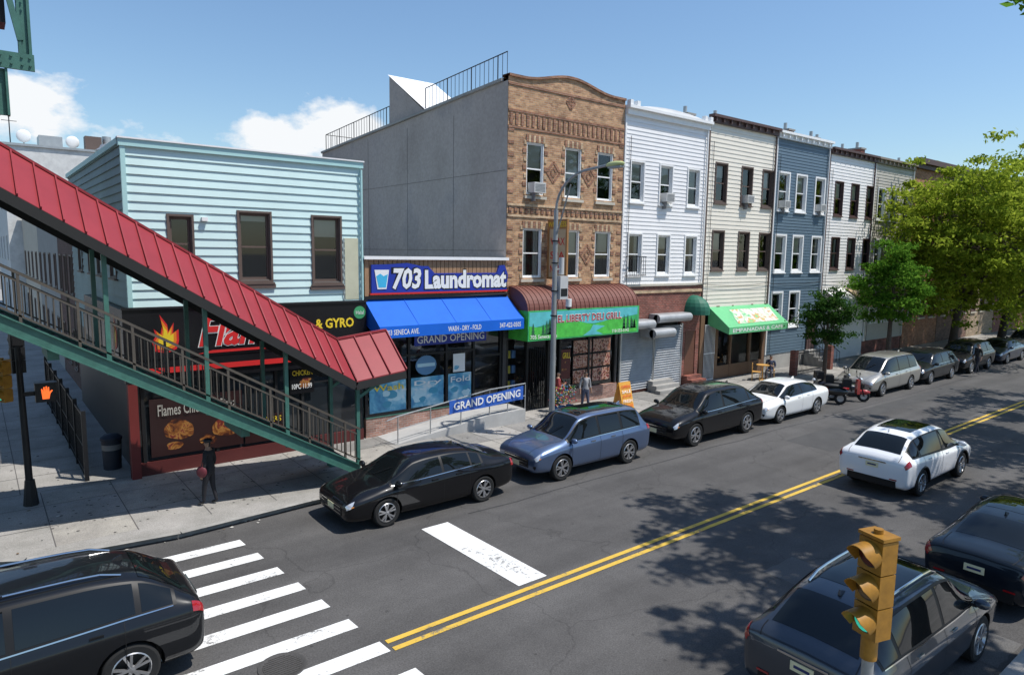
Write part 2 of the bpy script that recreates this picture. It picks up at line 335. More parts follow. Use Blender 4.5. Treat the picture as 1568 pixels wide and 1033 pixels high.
for k in range(420):
    x=rr.uniform(1,34) if k>140 else rr.uniform(0,8); y_=rr.uniform(16.2,19.8) if k>60 else rr.uniform(20,30); s=rr.uniform(.015,.04)
    if y_>20: x=rr.uniform(-1.5,1.9)
    g.poly('gum',GUM,[(x+s*math.cos(t),y_+s*.9*math.sin(t),.1485) for t in [2*PI*j/6 for j in range(6)]])
g.done()
g=slab('sidewalk',[(160,2.7),(3.5,2.7),(2,1.6),(1.4,0),(1.4,-30),(160,-30)],-.01,.14,SIDEW,4); g.done()
g=G('manhole_cover'); IRON=M('cast_iron',(.09,.085,.08),.55,metal=.3,bump=.4)
g.lathe('rim',IRON,[(.0,.006),(.30,.006),(.31,.012),(.35,.012),(.36,.0)],(3.3,9.6,.0),'z',32)
for k in range(-5,6):
    w=math.sqrt(max(0,.28**2-(k*.05)**2)); g.box('ribs',IRON,3.3-w,3.3+w,9.6+k*.05-.01,9.6+k*.05+.01,.006,.016)
g.done()
# ------------------------------------------------------------------ buildings
def shell(g,mat,roofmat,x0,x1,y0,y1,zt,par=.5,lmat=None):
    lmat=lmat or mat
    g.poly('side_wall',lmat,[(x0,y0,0),(x0,y1,0),(x0,y1,zt),(x0,y0,zt)])
    g.poly('side_wall',mat,[(x1,y0,0),(x1,y1,0),(x1,y1,zt),(x1,y0,zt)])
    g.poly('rear_wall',mat,[(x0,y1,0),(x1,y1,0),(x1,y1,zt),(x0,y1,zt)])
    g.poly('roof',roofmat,[(x0,y0,zt-par),(x1,y0,zt-par),(x1,y1,zt-par),(x0,y1,zt-par)])
ROOF=M('roofing',(.25,.25,.25),.9,var=.2)
Y=20.0; F=front(Y)
u=(1,0,0); v=(0,0,1)
WP=M('sign_white',(.8,.8,.78),.5,var=.04)
RED=M('sign_red',(.62,.025,.025),.4,var=.05); YEL=M('sign_yellow',(.8,.58,.03),.4,var=.05)
ORG=M('sign_orange',(.75,.22,.02),.4,var=.05); GRN=M('sign_green',(.05,.30,.12),.5,var=.1)
DKB=M('dark_cladding',(.03,.03,.035),.5)
BRN=M('brown_frame',(.115,.08,.065),.6,var=.1)
def poster(g,x0,x1,z0,z1,y,base,art,n=6,seed=1,txt=None,tm=None):
    r=random.Random(seed)
    g.box('posters',base,x0,x1,y-.012,y,z0,z1)
    W=x1-x0;Hh=z1-z0
    for i in range(n):
        cx=x0+W*r.uniform(.2,.8);cz=z0+Hh*r.uniform(.15,.6);ra=min(W,Hh)*r.uniform(.14,.3)
        ra=min(ra,cx-x0-.01,x1-cx-.01,cz-z0-.01,z1-cz-.01)
        k=18; yy=y-.014-.0015*i; ph=r.random()*6; fl=r.uniform(.55,.9)
        g.poly('posters',art[i%len(art)],[(cx+ra*(1+.12*math.sin(3*t+ph)+.08*math.sin(5*t))*.85*math.cos(t),yy,cz+ra*fl*(1+.1*math.sin(2*t+ph))*.8*math.sin(t)) for t in [2*math.pi*j/k for j in range(k)]])
    if txt: text(g,'posters',tm,txt,(x0+W*.08,y-.05,z1-Hh*.3),u,v,W*.84,Hh*.2,0,.01)
# --- teal two storey corner building
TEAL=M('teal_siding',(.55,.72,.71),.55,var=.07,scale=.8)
TEALS=M('teal_siding_shaded',(.20,.28,.29),.65,var=.2,scale=.8)  # darker copy of the front siding; the side wall's shade is in the colour
TTRIM=M('teal_trim',(.40,.64,.63),.5,var=.05)
g=G('corner_restaurant_building')
ops=[(4.2,4.75,5.6,7.05),(6.0,6.85,5.33,7.23),(8.15,9.0,5.25,7.2)]
wall(g,'siding',TEAL,F,3.25,9.74,4.66,8.75,ops,row=.2275,amp=.036)
for i,o in enumerate(ops): window(g,F,*o,trim=BRN,tw=.06,blind=[0,.12,.3][i],sill=BRN,proud=.06)
g.box('trim',TTRIM,3.1,9.78,19.9,20.05,8.752,8.93)
g.box('trim',WHITE,3.08,9.8,19.86,20.1,8.93,8.97)
g.box('trim',TTRIM,3.14,3.25,19.93,20.05,4.66,8.75)
L=left(3.17)
sops=[(21.5,22.4,5.4,7.2),(24.0,24.9,5.4,7.2),(26.0,26.9,5.4,7.2),(28.6,29.5,5.4,7.2)]
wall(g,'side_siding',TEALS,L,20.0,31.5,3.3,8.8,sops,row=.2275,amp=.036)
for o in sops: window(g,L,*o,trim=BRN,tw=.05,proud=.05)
wall(g,'side_base',DKB,L,20.0,31.5,0,3.3,())
g.box('trim',TTRIM,3.08,3.16,20.06,31.5,8.8,8.95)
shell(g,TEAL,ROOF,3.2,9.76,20.06,31.5,8.85,.3)
g.box('siding_patch',M('yellow_patch',(.52,.52,.38),.7),9.15,9.6,19.955,19.985,4.7,6.6)
g.box('vent_cap',WHITE,5.0,5.15,19.86,19.97,6.95,7.05)
g.cyl('conduit',GREYM,(9.1,19.94,4.66),(9.1,19.94,6.6),.015,n=6); g.cyl('downspout',TTRIM,(9.7,19.9,4.66),(9.7,19.9,8.7),.04)
SB=M('black_sign',(.010,.010,.012),.25,var=.1,spec=.3)
g.box('sign_board',SB,2.95,9.74,19.72,19.97,3.3,4.62)
g.box('sign_board',SB,2.95,3.16,19.97,27.0,3.3,4.62)
g.box('sign_board',RED,3.0,8.4,19.69,19.718,2.92,3.06)
g.box('sign_board',SB,2.96,9.7,19.74,19.96,2.7,3.3)
g.box('sign_board',BLACK,2.93,9.76,19.68,19.73,4.62,4.68)
text(g,'sign_letters',WP,'Flames',(4.72,19.70,3.52),u,v,2.75,.92,0,.045,.3)
text(g,'sign_letters',RED,'Flames',(4.75,19.69,3.55),u,v,2.7,.88,.0,.025,.3)
g.poly('sign_letters',RED,[(4.7,19.705,3.36),(7.6,19.705,3.38),(7.3,19.705,3.44),(5.1,19.705,3.44)])
text(g,'sign_letters',YEL,'& GYRO',(8.05,19.70,3.86),u,v,1.25,.3,0,.03)
g.lathe('sign_letters',GRN,[(0,0),(.2,0)],(9.5,19.70,4.3),'y',20); text(g,'sign_letters',WP,'Halal',(9.37,19.69,4.24),u,v,.26,.12,0,.0)
fl=[(-.45,-.5),(-.55,-.1),(-.40,.15),(-.46,.45),(-.22,.2),(-.14,.55),(-.22,1.05),(.06,.62),(.1,.32),(.32,.7),(.28,.25),(.5,.4),(.5,-.1),(.4,-.45),(.0,-.62)]
def flame(P,s,m):
    g.poly('flame_logo',m,[P(a*s,b*s) for a,b in fl])
for s,m,d in ((.62,RED,0),(.5,ORG,.005),(.36,YEL,.01)):
    flame(lambda a,b:(3.95+a,19.712-d,3.82+b),s,m)
for s,m,d in ((.6,RED,0),(.48,ORG,.005),(.34,YEL,.01)):
    flame(lambda a,b:(2.94-d,20.9-a,3.85+b),s,m)
SFG=M('shop_glass',(.02,.025,.03),.06,var=0,spec=.6)
DR=M('dark_red_base',(.09,.015,.014),.6)
g.box('storefront',SFG,3.2,9.7,20.0,20.05,.5,2.7)
g.box('storefront',DR,3.0,9.7,19.92,20.0,.1,.5)
g.box('storefront',M('red_pier',(.16,.02,.018),.55),3.0,3.22,19.75,20.0,.1,2.7)
for xx in (3.35,5.2,6.9,7.7,8.6,9.62): g.box('storefront',BLACK,xx-.04,xx+.04,19.93,19.998,.5,2.7)
for zz in (2.2,): g.box('storefront',BLACK,7.7,9.62,19.935,19.997,zz-.03,zz+.03)
TXD=M('poster_letters',(.42,.40,.36),.5)
poster(g,3.5,5.9,.62,2.2,19.92,M('poster_dark',(.03,.012,.012),.3),[FOOD],5,3,'Flames Chicken & Pizza',TXD)
poster(g,5.95,7.1,.6,1.4,19.92,M('poster_dark',(.03,.012,.012),.3),[FOOD],3,5,'BURGERS',YEL)
poster(g,7.3,8.05,1.9,2.7,19.90,SB,[FOOD],2,6,'CHICKEN',YEL)
text(g,'posters',WP,'10PC 11.99',(7.35,19.86,2.05),u,v,.62,.16,0,.01)
for (x,y_,r) in ((6.9,23.5,.42),(3.6,24.5,.4),(4.6,27.5,.35)):
    g.lathe('roof_vent',GREYM,[(r*.7,0),(r*.7,.45),(r,.5),(r*1.02,.62),(r*.75,.7),(r*.6,.80),(r*.2,.84),(0,.84)],(x,y_,8.5),'z',20)
    for k in range(12): g.bar('roof_vent',BLACK,(x+r*.71*math.cos(k*.52),y_+r*.71*math.sin(k*.52),8.75),(x+r*.71*math.cos(k*.52),y_+r*.71*math.sin(k*.52),8.95),.05,.02)
g.box('roof_unit',GREYM,5.0,5.9,25.5,26.4,8.55,9.05)
g.done()
def simple_building(name,x0,x1,y0,y1,zt,mat,wm=BRN,rows=((1.2,2.8),),side='left',n=4):
    g=G(name); P=left(x0) if side=='left' else front(y0)
    a,b=(y0,y1) if side=='left' else (x0,x1)
    ops=[]
    for z0,z1 in rows:
        for i in range(n):
            c=a+(b-a)*(i+.5)/n; ops.append((c-.45,c+.45,z0,z1))
    wall(g,'facade',mat,P,a,b,0,zt,ops)
    for o in ops: window(g,P,*o,trim=wm)
    g.poly('front_wall',mat,[(x0,y0,0),(x1,y0,0),(x1,y0,zt),(x0,y0,zt)])
    g.poly('rear_wall',mat,[(x0,y1,0),(x1,y1,0),(x1,y1,zt),(x0,y1,zt)]); g.poly('side_wall',mat,[(x1,y0,0),(x1,y1,0),(x1,y1,zt),(x1,y0,zt)])
    g.poly('roof',ROOF,[(x0,y0,zt-.4),(x1,y0,zt-.4),(x1,y1,zt-.4),(x0,y1,zt-.4)])
    g.box('cornice',wm,x0-.15,x1+.05,y0-.15,y1,zt,zt+.18)
    return g
g=simple_building('brick_house',3.4,10,31.6,40,7.2,brick('dark_brick_l',(.12,.05,.04),(.09,.04,.03),(.12,.1,.09),'yz'),rows=((1.,2.6),(4.2,5.8))); g.done()
g=simple_building('rowhouse',3.4,10,40.1,52,7.8,M('grey_render',(.28,.28,.27),.85),rows=((1.,2.6),(4.2,5.8))); g.done()
g=simple_building('rowhouse',3.4,12,52.1,66,8.5,M('cream_render',(.5,.46,.38),.85),rows=((1.,2.6),(4.2,5.8))); g.done()
g=simple_building('white_warehouse',2.5,14,66.2,90,13.9,M('white_render',(.60,.60,.58),.85,var=.2),wm=GREYM,rows=((1.,3.),(5.2,7.),(9.5,11.5)))
for x_,y_ in ((4.,68),(7.4,69)): g.sph('satellite_dish',WHITE,(x_,y_,14.9),(.5,.12,.5)); g.cyl('satellite_dish',GREYM,(x_,y_+.1,13.8),(x_,y_+.1,14.9),.05)
g.box('rooftop_unit',GREYM,5.0,6.6,68,70,13.6,15.1); g.box('rooftop_unit',BRN,8.2,9.4,68,69,13.6,15.4); g.cyl('rooftop_duct',GREYM,(9.9,69,13.6),(9.9,69,15.6),.35); g.cyl('antenna',BLACK,(3.1,67.5,13.8),(3.1,67.5,16.2),.04); g.bar('antenna',BLACK,(2.6,67.5,15.9),(3.6,67.5,15.9),.04,.04)
g.done()
# ------------------------------------------------------------------ laundromat
g=G('laundromat_building')
WOOD=M('wood_slats',(.34,.20,.11),.65,var=.18,scale=6)
BLUE=M('awning_blue',(.006,.12,.60),.65,var=.08,spec=.3); SBL=M('sign_blue',(.012,.035,.32),.4,var=.04)
g.box('parapet',CONC,9.78,15.49,20.0,20.3,4.7,5.95)
g.box('parapet',WHITE,9.74,15.52,19.82,20.35,5.95,6.05)
for k in range(34):
    x=9.8+k*(5.68/34); g.box('slats',WOOD,x,x+.145,19.93,19.998,4.78,5.95)
g.box('sign_frame',BLACK,9.76,15.5,19.86,19.99,4.68,4.78)
P0=[(10.0,4.88),(15.45,4.88),(15.5,5.45),(15.35,5.78),(15.1,5.76),(15.0,5.5),(12.35,5.5),(12.1,5.74),(11.85,5.74),(11.3,5.84),(10.7,5.80),(10.0,5.78)]
def ext(part,mat,p,y0,y1):
    n=len(p); g.add(part,mat,[(a,y0,b) for a,b in p]+[(a,y1,b) for a,b in p],[tuple(range(n))]+[(i,(i+1)%n,(i+1)%n+n,i+n) for i in range(n)])
ext('sign',SBL,P0,19.86,19.93)
ext('sign_border',RED,[(9.95,4.82),(15.5,4.82),(15.5,4.875),(9.95,4.875)],19.85,19.93)
text(g,'sign_letters',BLACK,'703',(10.70,19.852,4.94),u,v,1.14,.78,0,.07)
text(g,'sign_letters',WP,'703',(10.74,19.845,4.98),u,v,1.08,.70,0,.035,.15)
text(g,'sign_letters',BLACK,'Laundromat',(11.92,19.852,4.93),u,v,3.54,.72,0,.07)
text(g,'sign_letters',WP,'Laundromat',(11.96,19.845,4.97),u,v,3.46,.64,0,.045)
ext('logo',WP,[(10.1,5.62),(10.62,5.62),(10.52,5.0),(10.2,5.0)],19.842,19.855)
ext('logo',M('logo_cyan',(.05,.45,.7),.5),[(10.16,5.42),(10.3,5.5),(10.42,5.42),(10.57,5.48),(10.5,5.06),(10.24,5.06)],19.836,19.842)
g.hexa('awning',BLUE,[(9.8,18.95,3.86),(15.55,18.95,3.86),(15.55,20,4.66),(9.8,20,4.66),(9.8,18.95,3.89),(15.55,18.95,3.89),(15.55,20,4.69),(9.8,20,4.69)])
g.box('awning',BLUE,9.8,15.55,18.93,18.95,3.52,3.89)
for xx in (9.8,15.53): g.add('awning',BLUE,[(xx,18.95,3.52),(xx,20,3.9),(xx,20,4.66),(xx,18.95,3.86)],[(0,1,2,3)])
for xx in (11.2,12.65,14.1): g.bar('awning_frame',BLUE,(xx,18.96,3.9),(xx,19.98,4.69),.02,.02)
text(g,'awning_letters',WP,'703 SENECA AVE.',(10.0,18.925,3.61),u,v,1.2,.17,0,.01)
text(g,'awning_letters',WP,'WASH - DRY - FOLD',(12.3,18.925,3.61),u,v,1.35,.17,0,.01)
text(g,'awning_letters',WP,'347-422-0505',(14.45,18.925,3.61),u,v,.95,.17,0,.01)
g.poly('rooms',DARK,[(9.8,22.5,0),(15.4,22.5,0),(15.4,22.5,4.6),(9.8,22.5,4.6)])
g.box('floor',M('shop_floor',(.2,.2,.2),.5),9.8,15.4,20.1,22.5,.3,.5)
RB=brick('base_brick',(.30,.15,.11),(.36,.21,.16),(.35,.32,.3))
g.box('base',RB,9.8,14.0,19.95,20.12,.1,.78); g.box('base',STEELG,9.8,14.0,19.93,20.1,.78,.81)
g.poly('glass',GLASS,[(9.8,20.02,.78),(15.4,20.02,.3),(15.4,20.02,3.5),(9.8,20.02,3.5)])
for xx in (9.83,11.42,12.92,14.08,15.3): g.box('mullions',BLACK,xx-.045,xx+.045,19.96,20.06,.3 if xx>14 else .82,3.6)
for zz in (.86,2.75,3.5): g.box('mullions',BLACK,9.83,14.05,19.965,20.055,zz-.035,zz+.035)
g.box('mullions',BLACK,14.13,15.25,19.965,20.055,2.45,2.53)
g.box('wall_end',DKB,15.35,15.5,19.9,20.2,.1,4.7)
CYL=M('poster_pale',(.45,.66,.74),.4); CYD=M('poster_deep',(.06,.30,.45),.4,var=.1)
for i,(a,b) in enumerate(((9.95,11.3),(11.5,12.8),(13.0,13.98))):
    poster(g,a,b,.92,1.95,20.0,LAUN,[CYL,CYD],4,20+i,['Wash','Dry','Fold'][i],[YEL,WP,WP][i])
k=16
g.poly('posters',M('globe_blue',(.10,.24,.42),.4),[(12.1+.42*math.cos(2*math.pi*j/k),20.0,2.35+.34*math.sin(2*math.pi*j/k)) for j in range(k)])
g.poly('posters',CYL,[(11.75,19.995,2.3),(12.45,19.995,2.3),(12.45,19.995,2.42),(11.75,19.995,2.42)])
poster(g,13.2,13.7,2.0,2.65,19.99,WP,[LAUN],2,31)
g.box('banner',SBL,11.6,14.6,19.93,19.95,3.05,3.45); text(g,'banner',WP,'GRAND OPENING',(11.7,19.92,3.12),u,v,2.8,.26,0,.01)
for k in range(5):
    x=10.1+k*.85; g.box('washers',M('washer',(.5,.5,.5),.35,metal=.4),x,x+.7,21.3,21.9,.5,1.5); g.lathe('washers',BLACK,[(0,-.02),(.2,-.02),(.24,0)],(x+.35,21.29,1.05),'y',16)
g.box('roof',ROOF,9.8,15.48,20.3,34,4.9,5.1)
RC=M('ramp_concrete',(.40,.40,.39),.8,var=.15)
g.add('ramp',RC,[(10.2,18.7,.14),(15.5,18.7,.14),(15.5,18.7,.62),(13.9,18.7,.60),(10.2,18.7,.15),(10.2,19.95,.14),(15.5,19.95,.14),(15.5,19.95,.62),(13.9,19.95,.60),(10.2,19.95,.15)],
      [(0,1,2,3,4),(9,8,7,6,5),(4,3,8,9),(3,2,7,8),(1,6,7,2)])
for s in (18.74,):
    g.path('ramp_rail',GREYM,[(9.9,s,.95),(10.3,s,1.05),(13.9,s,1.5),(15.5,s,1.55)],.022)
    g.path('ramp_rail',GREYM,[(10.3,s,.62),(13.9,s,1.05),(15.5,s,1.1)],.016)
    for x in (10.3,11.5,12.7,13.9,14.7,15.5):
        zt=1.05+(min(x,13.9)-10.3)/3.6*.45; g.cyl('ramp_rail',GREYM,(x,s,.15),(x,s,zt),.02)
BB=M('banner_blue',(.03,.12,.5),.5,var=.25,scale=6)
vs=[];fs=[];n=24
for i in range(n+1):
    t=i/n; x=12.2+3.15*t; sg=.05*math.sin(math.pi*t*3)*.6; yy=18.69-.03*abs(math.sin(t*7))
    vs+=[(x,yy,.86+.14*t+sg*.4),(x,yy-.01,1.32+.18*t-.04*math.sin(math.pi*t))]
for i in range(n): fs.append((2*i,2*i+2,2*i+3,2*i+1))
g.add('opening_banner',BB,vs,fs)
text(g,'opening_banner',WP,'GRAND OPENING',(12.35,18.64,.98),(1,0,.05),v,2.85,.27,0,.02)
g.done()
# ------------------------------------------------------------------ tan brick building
TB=brick('tan_brick',(.54,.32,.165),(.34,.175,.09),(.42,.34,.26))
TB2=brick('dark_tan_brick',(.24,.10,.055),(.33,.16,.09),(.3,.24,.19))
TB3=brick('pale_brick',(.60,.43,.26),(.50,.33,.19),(.42,.37,.3))
STON=M('limestone',(.52,.48,.40),.8,var=.12)
STUC=ramp_mat('stucco_side',[(.25,(.31,.26,.23)),(.42,(.38,.325,.29)),(.55,(.42,.36,.325)),(.64,(.35,.31,.29)),(.8,(.45,.39,.35))],.33,rough=.95,stretch=(1,1,.7),scale2=9,spk=.09)
g=G('brick_apartment_building')
ops=[(16.42,17.25,8.4,10.3),(18.35,19.2,8.4,10.3),(20.12,21.0,8.4,10.3),(16.3,17.22,5.3,7.15),(18.3,19.2,5.3,7.15),(20.1,21.0,5.3,7.15)]
wall(g,'brickwork',TB,F,15.52,21.63,4.0,12.35,ops)
for i,o in enumerate(ops): window(g,F,*o,trim=WHITE,tw=0,blind=[.5,.6,.0,-1,.5,.45][i],ac=(i in (0,)),sill=STON)
N=24; xs=[15.52+6.11*i/N for i in range(N+1)]
def pz(x):
    t=(x-18.58)/3.06; return 12.5+.36*max(0,math.cos(min(1,abs(t)/.78)*PI)*.5+.5)
vs=[];fs=[]
for x in xs: vs+= [(x,20,12.35),(x,20,pz(x)),(x,20.3,pz(x)),(x,20.3,12.0)]
for i in range(N):
    for k in range(3): fs.append((4*i+k,4*i+4+k,4*i+5+k,4*i+1+k))
g.add('parapet',TB,vs,fs)
vs=[];fs=[]
for x in xs: vs+=[(x,19.93,pz(x)),(x,19.93,pz(x)+.09),(x,20.36,pz(x)+.09),(x,20.36,pz(x))]
for i in range(N):
    for k in range(4): fs.append((4*i+k,4*i+4+k,4*i+4+(k+1)%4,4*i+(k+1)%4))
g.add('coping',TB2,vs,fs)
for z0,z1,m,d in ((7.55,7.63,TB3,.04),(7.95,8.03,TB3,.04),(11.30,11.38,TB2,.03),(10.72,10.8,TB2,.03),(4.55,4.7,TB3,.05),(4.95,5.02,TB2,.03),(12.22,12.3,TB2,.03)):
    g.box('courses',m,15.53,21.62,20-d,19.999,z0,z1)
for x in np.arange(15.6,21.5,.26):
    g.box('courses',TB2,x,x+.11,19.965,19.999,7.68,7.9)
    g.box('courses',TB2,x,x+.12,19.965,19.999,10.84,11.26)
    g.box('courses',TB2,x,x+.11,19.97,19.999,4.72,4.93)
for o in ops:
    a,b,c,d=o
    for k in range(int((d-c)/.3)+1):
        for s in (a-.2,b+.02):
            w=.18 if k%2 else .12
            g.box('quoins',TB2 if k%2 else TB3,s if s>b else a-w-.02,(s+w) if s>b else a-.02,19.975,19.999,c+k*.3,c+k*.3+.15)
    for k in range(8):
        xx=a-.05+k*(b-a+.1)/8; g.box('lintels',TB3 if k%2 else TB2,xx+.004,xx+(b-a+.1)/8-.01,19.965,19.998,d+.0,d+.26)
for x in (15.55,21.35):
    for k in range(28):
        if k%2: g.box('quoins',TB2,x,x+.25,19.98,19.999,5.1+k*.22,5.1+k*.22+.12)
def diam(cx,cz,s,y0,m,ww=.05):
    P_=[(cx-s,cz),(cx,cz-s*1.2),(cx+s,cz),(cx,cz+s*1.2)]
    for i in range(4):
        a,b=P_[i],P_[(i+1)%4]; g.bar('diamonds',m,(a[0],y0,a[1]),(b[0],y0,b[1]),.02,ww)
for cx,cz,s in ((18.58,12.0,.22),(17.75,6.2,.33),(19.65,6.2,.33),(17.75,9.3,.33),(19.65,9.3,.33)):
    diam(cx,cz,s,19.99,TB2,.09); diam(cx,cz,s*.45,19.99,TB2,.07)
g.poly('side_wall',STUC,[(15.505,20.0,0),(15.505,36.5,0),(15.505,36.5,11.45),(15.505,20.0,12.35)])
g.poly('side_wall',STUC,[(21.6,20.1,0),(21.6,36.5,0),(21.6,36.5,11.4),(21.6,20.1,12.3)])
g.poly('side_wall',STUC,[(15.505,36.5,0),(21.6,36.5,0),(21.6,36.5,11.4),(15.505,36.5,11.4)])
g.poly('roof',ROOF,[(15.51,20.3,12.1),(21.6,20.3,12.1),(21.6,36.5,11.3),(15.51,36.5,11.3)])
for zz in (6.3,9.2): g.box('control_joints',JT,15.497,15.503,20.1,36.4,zz,zz+.012)
for yy in (23.5,27.2,31.): g.box('control_joints',JT,15.4965,15.5025,yy,yy+.012,5,11.6)
g.add('coping_side',CONC,[(15.42,20.3,12.36),(15.42,36.5,11.46),(15.75,36.5,11.46),(15.75,20.3,12.36),(15.42,20.3,12.46),(15.42,36.5,11.56),(15.75,36.5,11.56),(15.75,20.3,12.46)],[(3,2,1,0),(4,5,6,7),(0,1,5,4),(1,2,6,5),(2,3,7,6),(3,0,4,7)])
g.add('bulkhead',STUC,[(15.6,25.8,12.1),(15.6,29,11.9),(15.6,29,14.15),(18.0,25.8,12.1),(18.0,29,11.9),(18.0,29,14.15)],[(0,1,2),(3,5,4),(1,4,5,2)])
g.add('bulkhead_roof',WHITE,[(15.55,25.7,12.15),(18.05,25.7,12.15),(18.05,29.05,14.22),(15.55,29.05,14.22)],[(0,1,2,3)])
def roof_rail(g,pts,h):
    for i in range(len(pts)-1):
        a=Vector(pts[i]);b=Vector(pts[i+1]);n=max(1,int((b-a).length/.28))
        g.cyl('roof_railing',BLACK,a+Vector((0,0,h)),b+Vector((0,0,h)),.02,n=6); g.cyl('roof_railing',BLACK,a+Vector((0,0,.12)),b+Vector((0,0,.12)),.016,n=6)
        for k in range(n+1):
            p=a+(b-a)*k/n; g.cyl('roof_railing',BLACK,p,p+Vector((0,0,h+(.0))),.011 if k%6 else .022,n=5)
roof_rail(g,[(15.65,25.9,12.1),(15.65,20.25,12.4)],1.0)
roof_rail(g,[(15.65,36.3,11.5),(15.65,29.1,11.9)],.95)
roof_rail(g,[(15.65,36.3,11.5),(19,36.3,11.5)],.95)
BAWN=M('brown_awning',(.16,.055,.04),.6,var=.1)
vs=[];fs=[]
K=10
for i in range(K+1):
    t=math.pi/2*i/K; y_=20-1.15*math.sin(t); z_=4.15+.85*math.cos(t)
    vs+=[(15.65,y_,z_),(21.6,y_,z_)]
for i in range(K): fs.append((2*i,2*i+1,2*i+3,2*i+2))
g.add('deli_awning',BAWN,vs,fs)
for xx in (15.65,21.6): g.poly('deli_awning',BAWN,[(xx,20-1.15*math.sin(math.pi/2*i/K),4.15+.85*math.cos(math.pi/2*i/K)) for i in range(K+1)]+[(xx,20,4.15)])
for k in range(26):
    xx=15.75+k*.232
    for i in range(K):
        a,b=math.pi/2*i/K,math.pi/2*(i+1)/K
        g.bar('deli_awning_ribs',BAWN,(xx,20-1.16*math.sin(a),4.15+.86*math.cos(a)),(xx,20-1.16*math.sin(b),4.15+.86*math.cos(b)),.02,.025)
GR1=M('deli_green',(.04,.40,.12),.5,var=.35,scale=2.5); GR2=M('deli_hill',(.07,.48,.06),.5,var=.35,scale=4); SKYB=M('deli_sky',(.10,.48,.52),.5,var=.25)
g.box('deli_sign',GR1,15.65,21.6,18.82,18.85,3.05,4.15)
g.box('deli_sign_side',GR2,15.64,15.66,18.85,19.95,3.05,4.15)
g.poly('deli_sign_art',SKYB,[(15.7,18.815,3.5),(17.0,18.815,3.7),(19,18.815,3.55),(21.5,18.815,3.8),(21.5,18.815,4.1),(15.7,18.815,4.1)])
g.poly('deli_sign_art',GR2,[(15.7,18.812,3.1),(21.5,18.812,3.1),(21.5,18.812,3.55),(20.3,18.812,3.75),(19,18.812,3.5),(17.6,18.812,3.78),(16.4,18.812,3.5),(15.7,18.812,3.6)])
g.poly('deli_sign_art',SKYB,[(18.4,18.809,3.1),(19.5,18.809,3.1),(19.1,18.809,3.25),(19.6,18.809,3.42),(18.95,18.809,3.5),(18.8,18.809,3.3)])
r=random.Random(5)
for k in range(14):
    x=15.85+r.random()*1.1 if k<7 else 20.7+r.random()*.8; h=.35+.3*r.random()
    for q in range(3): g.poly('deli_sign_art',M('pine',(.02,.12,.05),.6),[(x-.1+.02*q,18.806-.0005*q,3.25+h*.25*q),(x+.1-.02*q,18.806-.0005*q,3.25+h*.25*q),(x,18.806-.0005*q,3.25+h*(.45+.25*q))])
text(g,'deli_letters',WP,'EL LIBERTY DELI GRILL',(17.05,18.803,3.66),u,v,3.5,.30,0,.05)
text(g,'deli_letters',M('letters_maroon',(.35,.02,.03),.5),'EL LIBERTY DELI GRILL',(17.07,18.80,3.67),u,v,3.46,.27,0,.015)
text(g,'deli_letters',WP,'705 Seneca Ave',(15.75,18.80,3.12),u,v,1.3,.15,0,.01)
text(g,'deli_letters',WP,'718-555-0142',(20.0,18.80,3.12),u,v,1.0,.13,0,.01)
g.poly('rooms',DARK,[(15.6,22,0),(21.6,22,0),(21.6,22,4.5),(15.6,22,4.5)])
g.box('deli_fascia',DKB,15.53,21.6,19.95,20.1,3.0,4.2)
g.box('deli_base',RB,18.3,21.6,19.93,20.1,.1,.75)
g.poly('glass',GLASS,[(16,20.05,.2),(21.6,20.05,.2),(21.6,20.05,3.05),(16,20.05,3.05)])
for xx in (15.6,16.6,17.7,18.3,19.9,21.5): g.box('deli_frame',BLACK,xx-.05,xx+.05,19.96,20.08,.14,3.05)
for k in range(9): g.box('deli_frame',BLACK,16.7+k*.11,16.715+k*.11,19.9,19.915,.2,2.6)
MENU=ramp_mat('menu_board',[(.40,(.02,.015,.015)),(.47,(.35,.10,.04)),(.52,(.5,.42,.35)),(.56,(.25,.04,.03)),(.66,(.03,.02,.02))],6,detail=5,rough=.4,bump=0,dist=.3,spk=.1)
for i in range(2):
    for j in range(3):
        x0=19.05+i*1.12; z0=.95+j*.62; g.box('menu_boards',BLACK,x0-.03,x0+1.05,20.0,20.02,z0-.03,z0+.56); g.box('menu_boards',MENU,x0,x0+1.02,19.985,20.0,z0,z0+.53)
poster(g,18.4,18.9,1.2,2.4,20.02,DR,[FOOD],3,9,'GRILL',YEL)
for k,c in enumerate([(.6,.1,.1),(.1,.5,.2),(.7,.6,.1),(.15,.3,.6)]):
    for j in range(4): g.box('shelf_goods',M('goods%d'%k,c,.5),15.8+k*.25+.02,16.0+k*.25,20.9,21.1,.3+j*.6,.6+j*.6)
CU=M('copper_frame',(.35,.17,.06),.5,var=.2); CUL=M('blade_panel',(.55,.42,.25),.6,var=.15)
for a,b,c,d in ((18.85,18.93,5.25,7.5),(19.87,19.95,5.25,7.5),(18.93,19.87,5.25,5.33),(18.93,19.87,7.15,7.5)): g.box('blade_sign',CU,17.48,17.56,a,b,c,d)
g.box('blade_sign',CUL,17.51,17.53,18.93,19.87,5.33,7.15)
text(g,'blade_sign',YEL,'WIRELESS',(17.475,19.9,7.22),(0,-1,0),v,1.0,.2,0,.01)
for j,s in enumerate(('NAILS','SPA','WAX')): text(g,'blade_sign',RED,s,(17.505,19.8,5.5+j*.52),(0,-1,0),v,.8,.28,0,.01)
g.done()
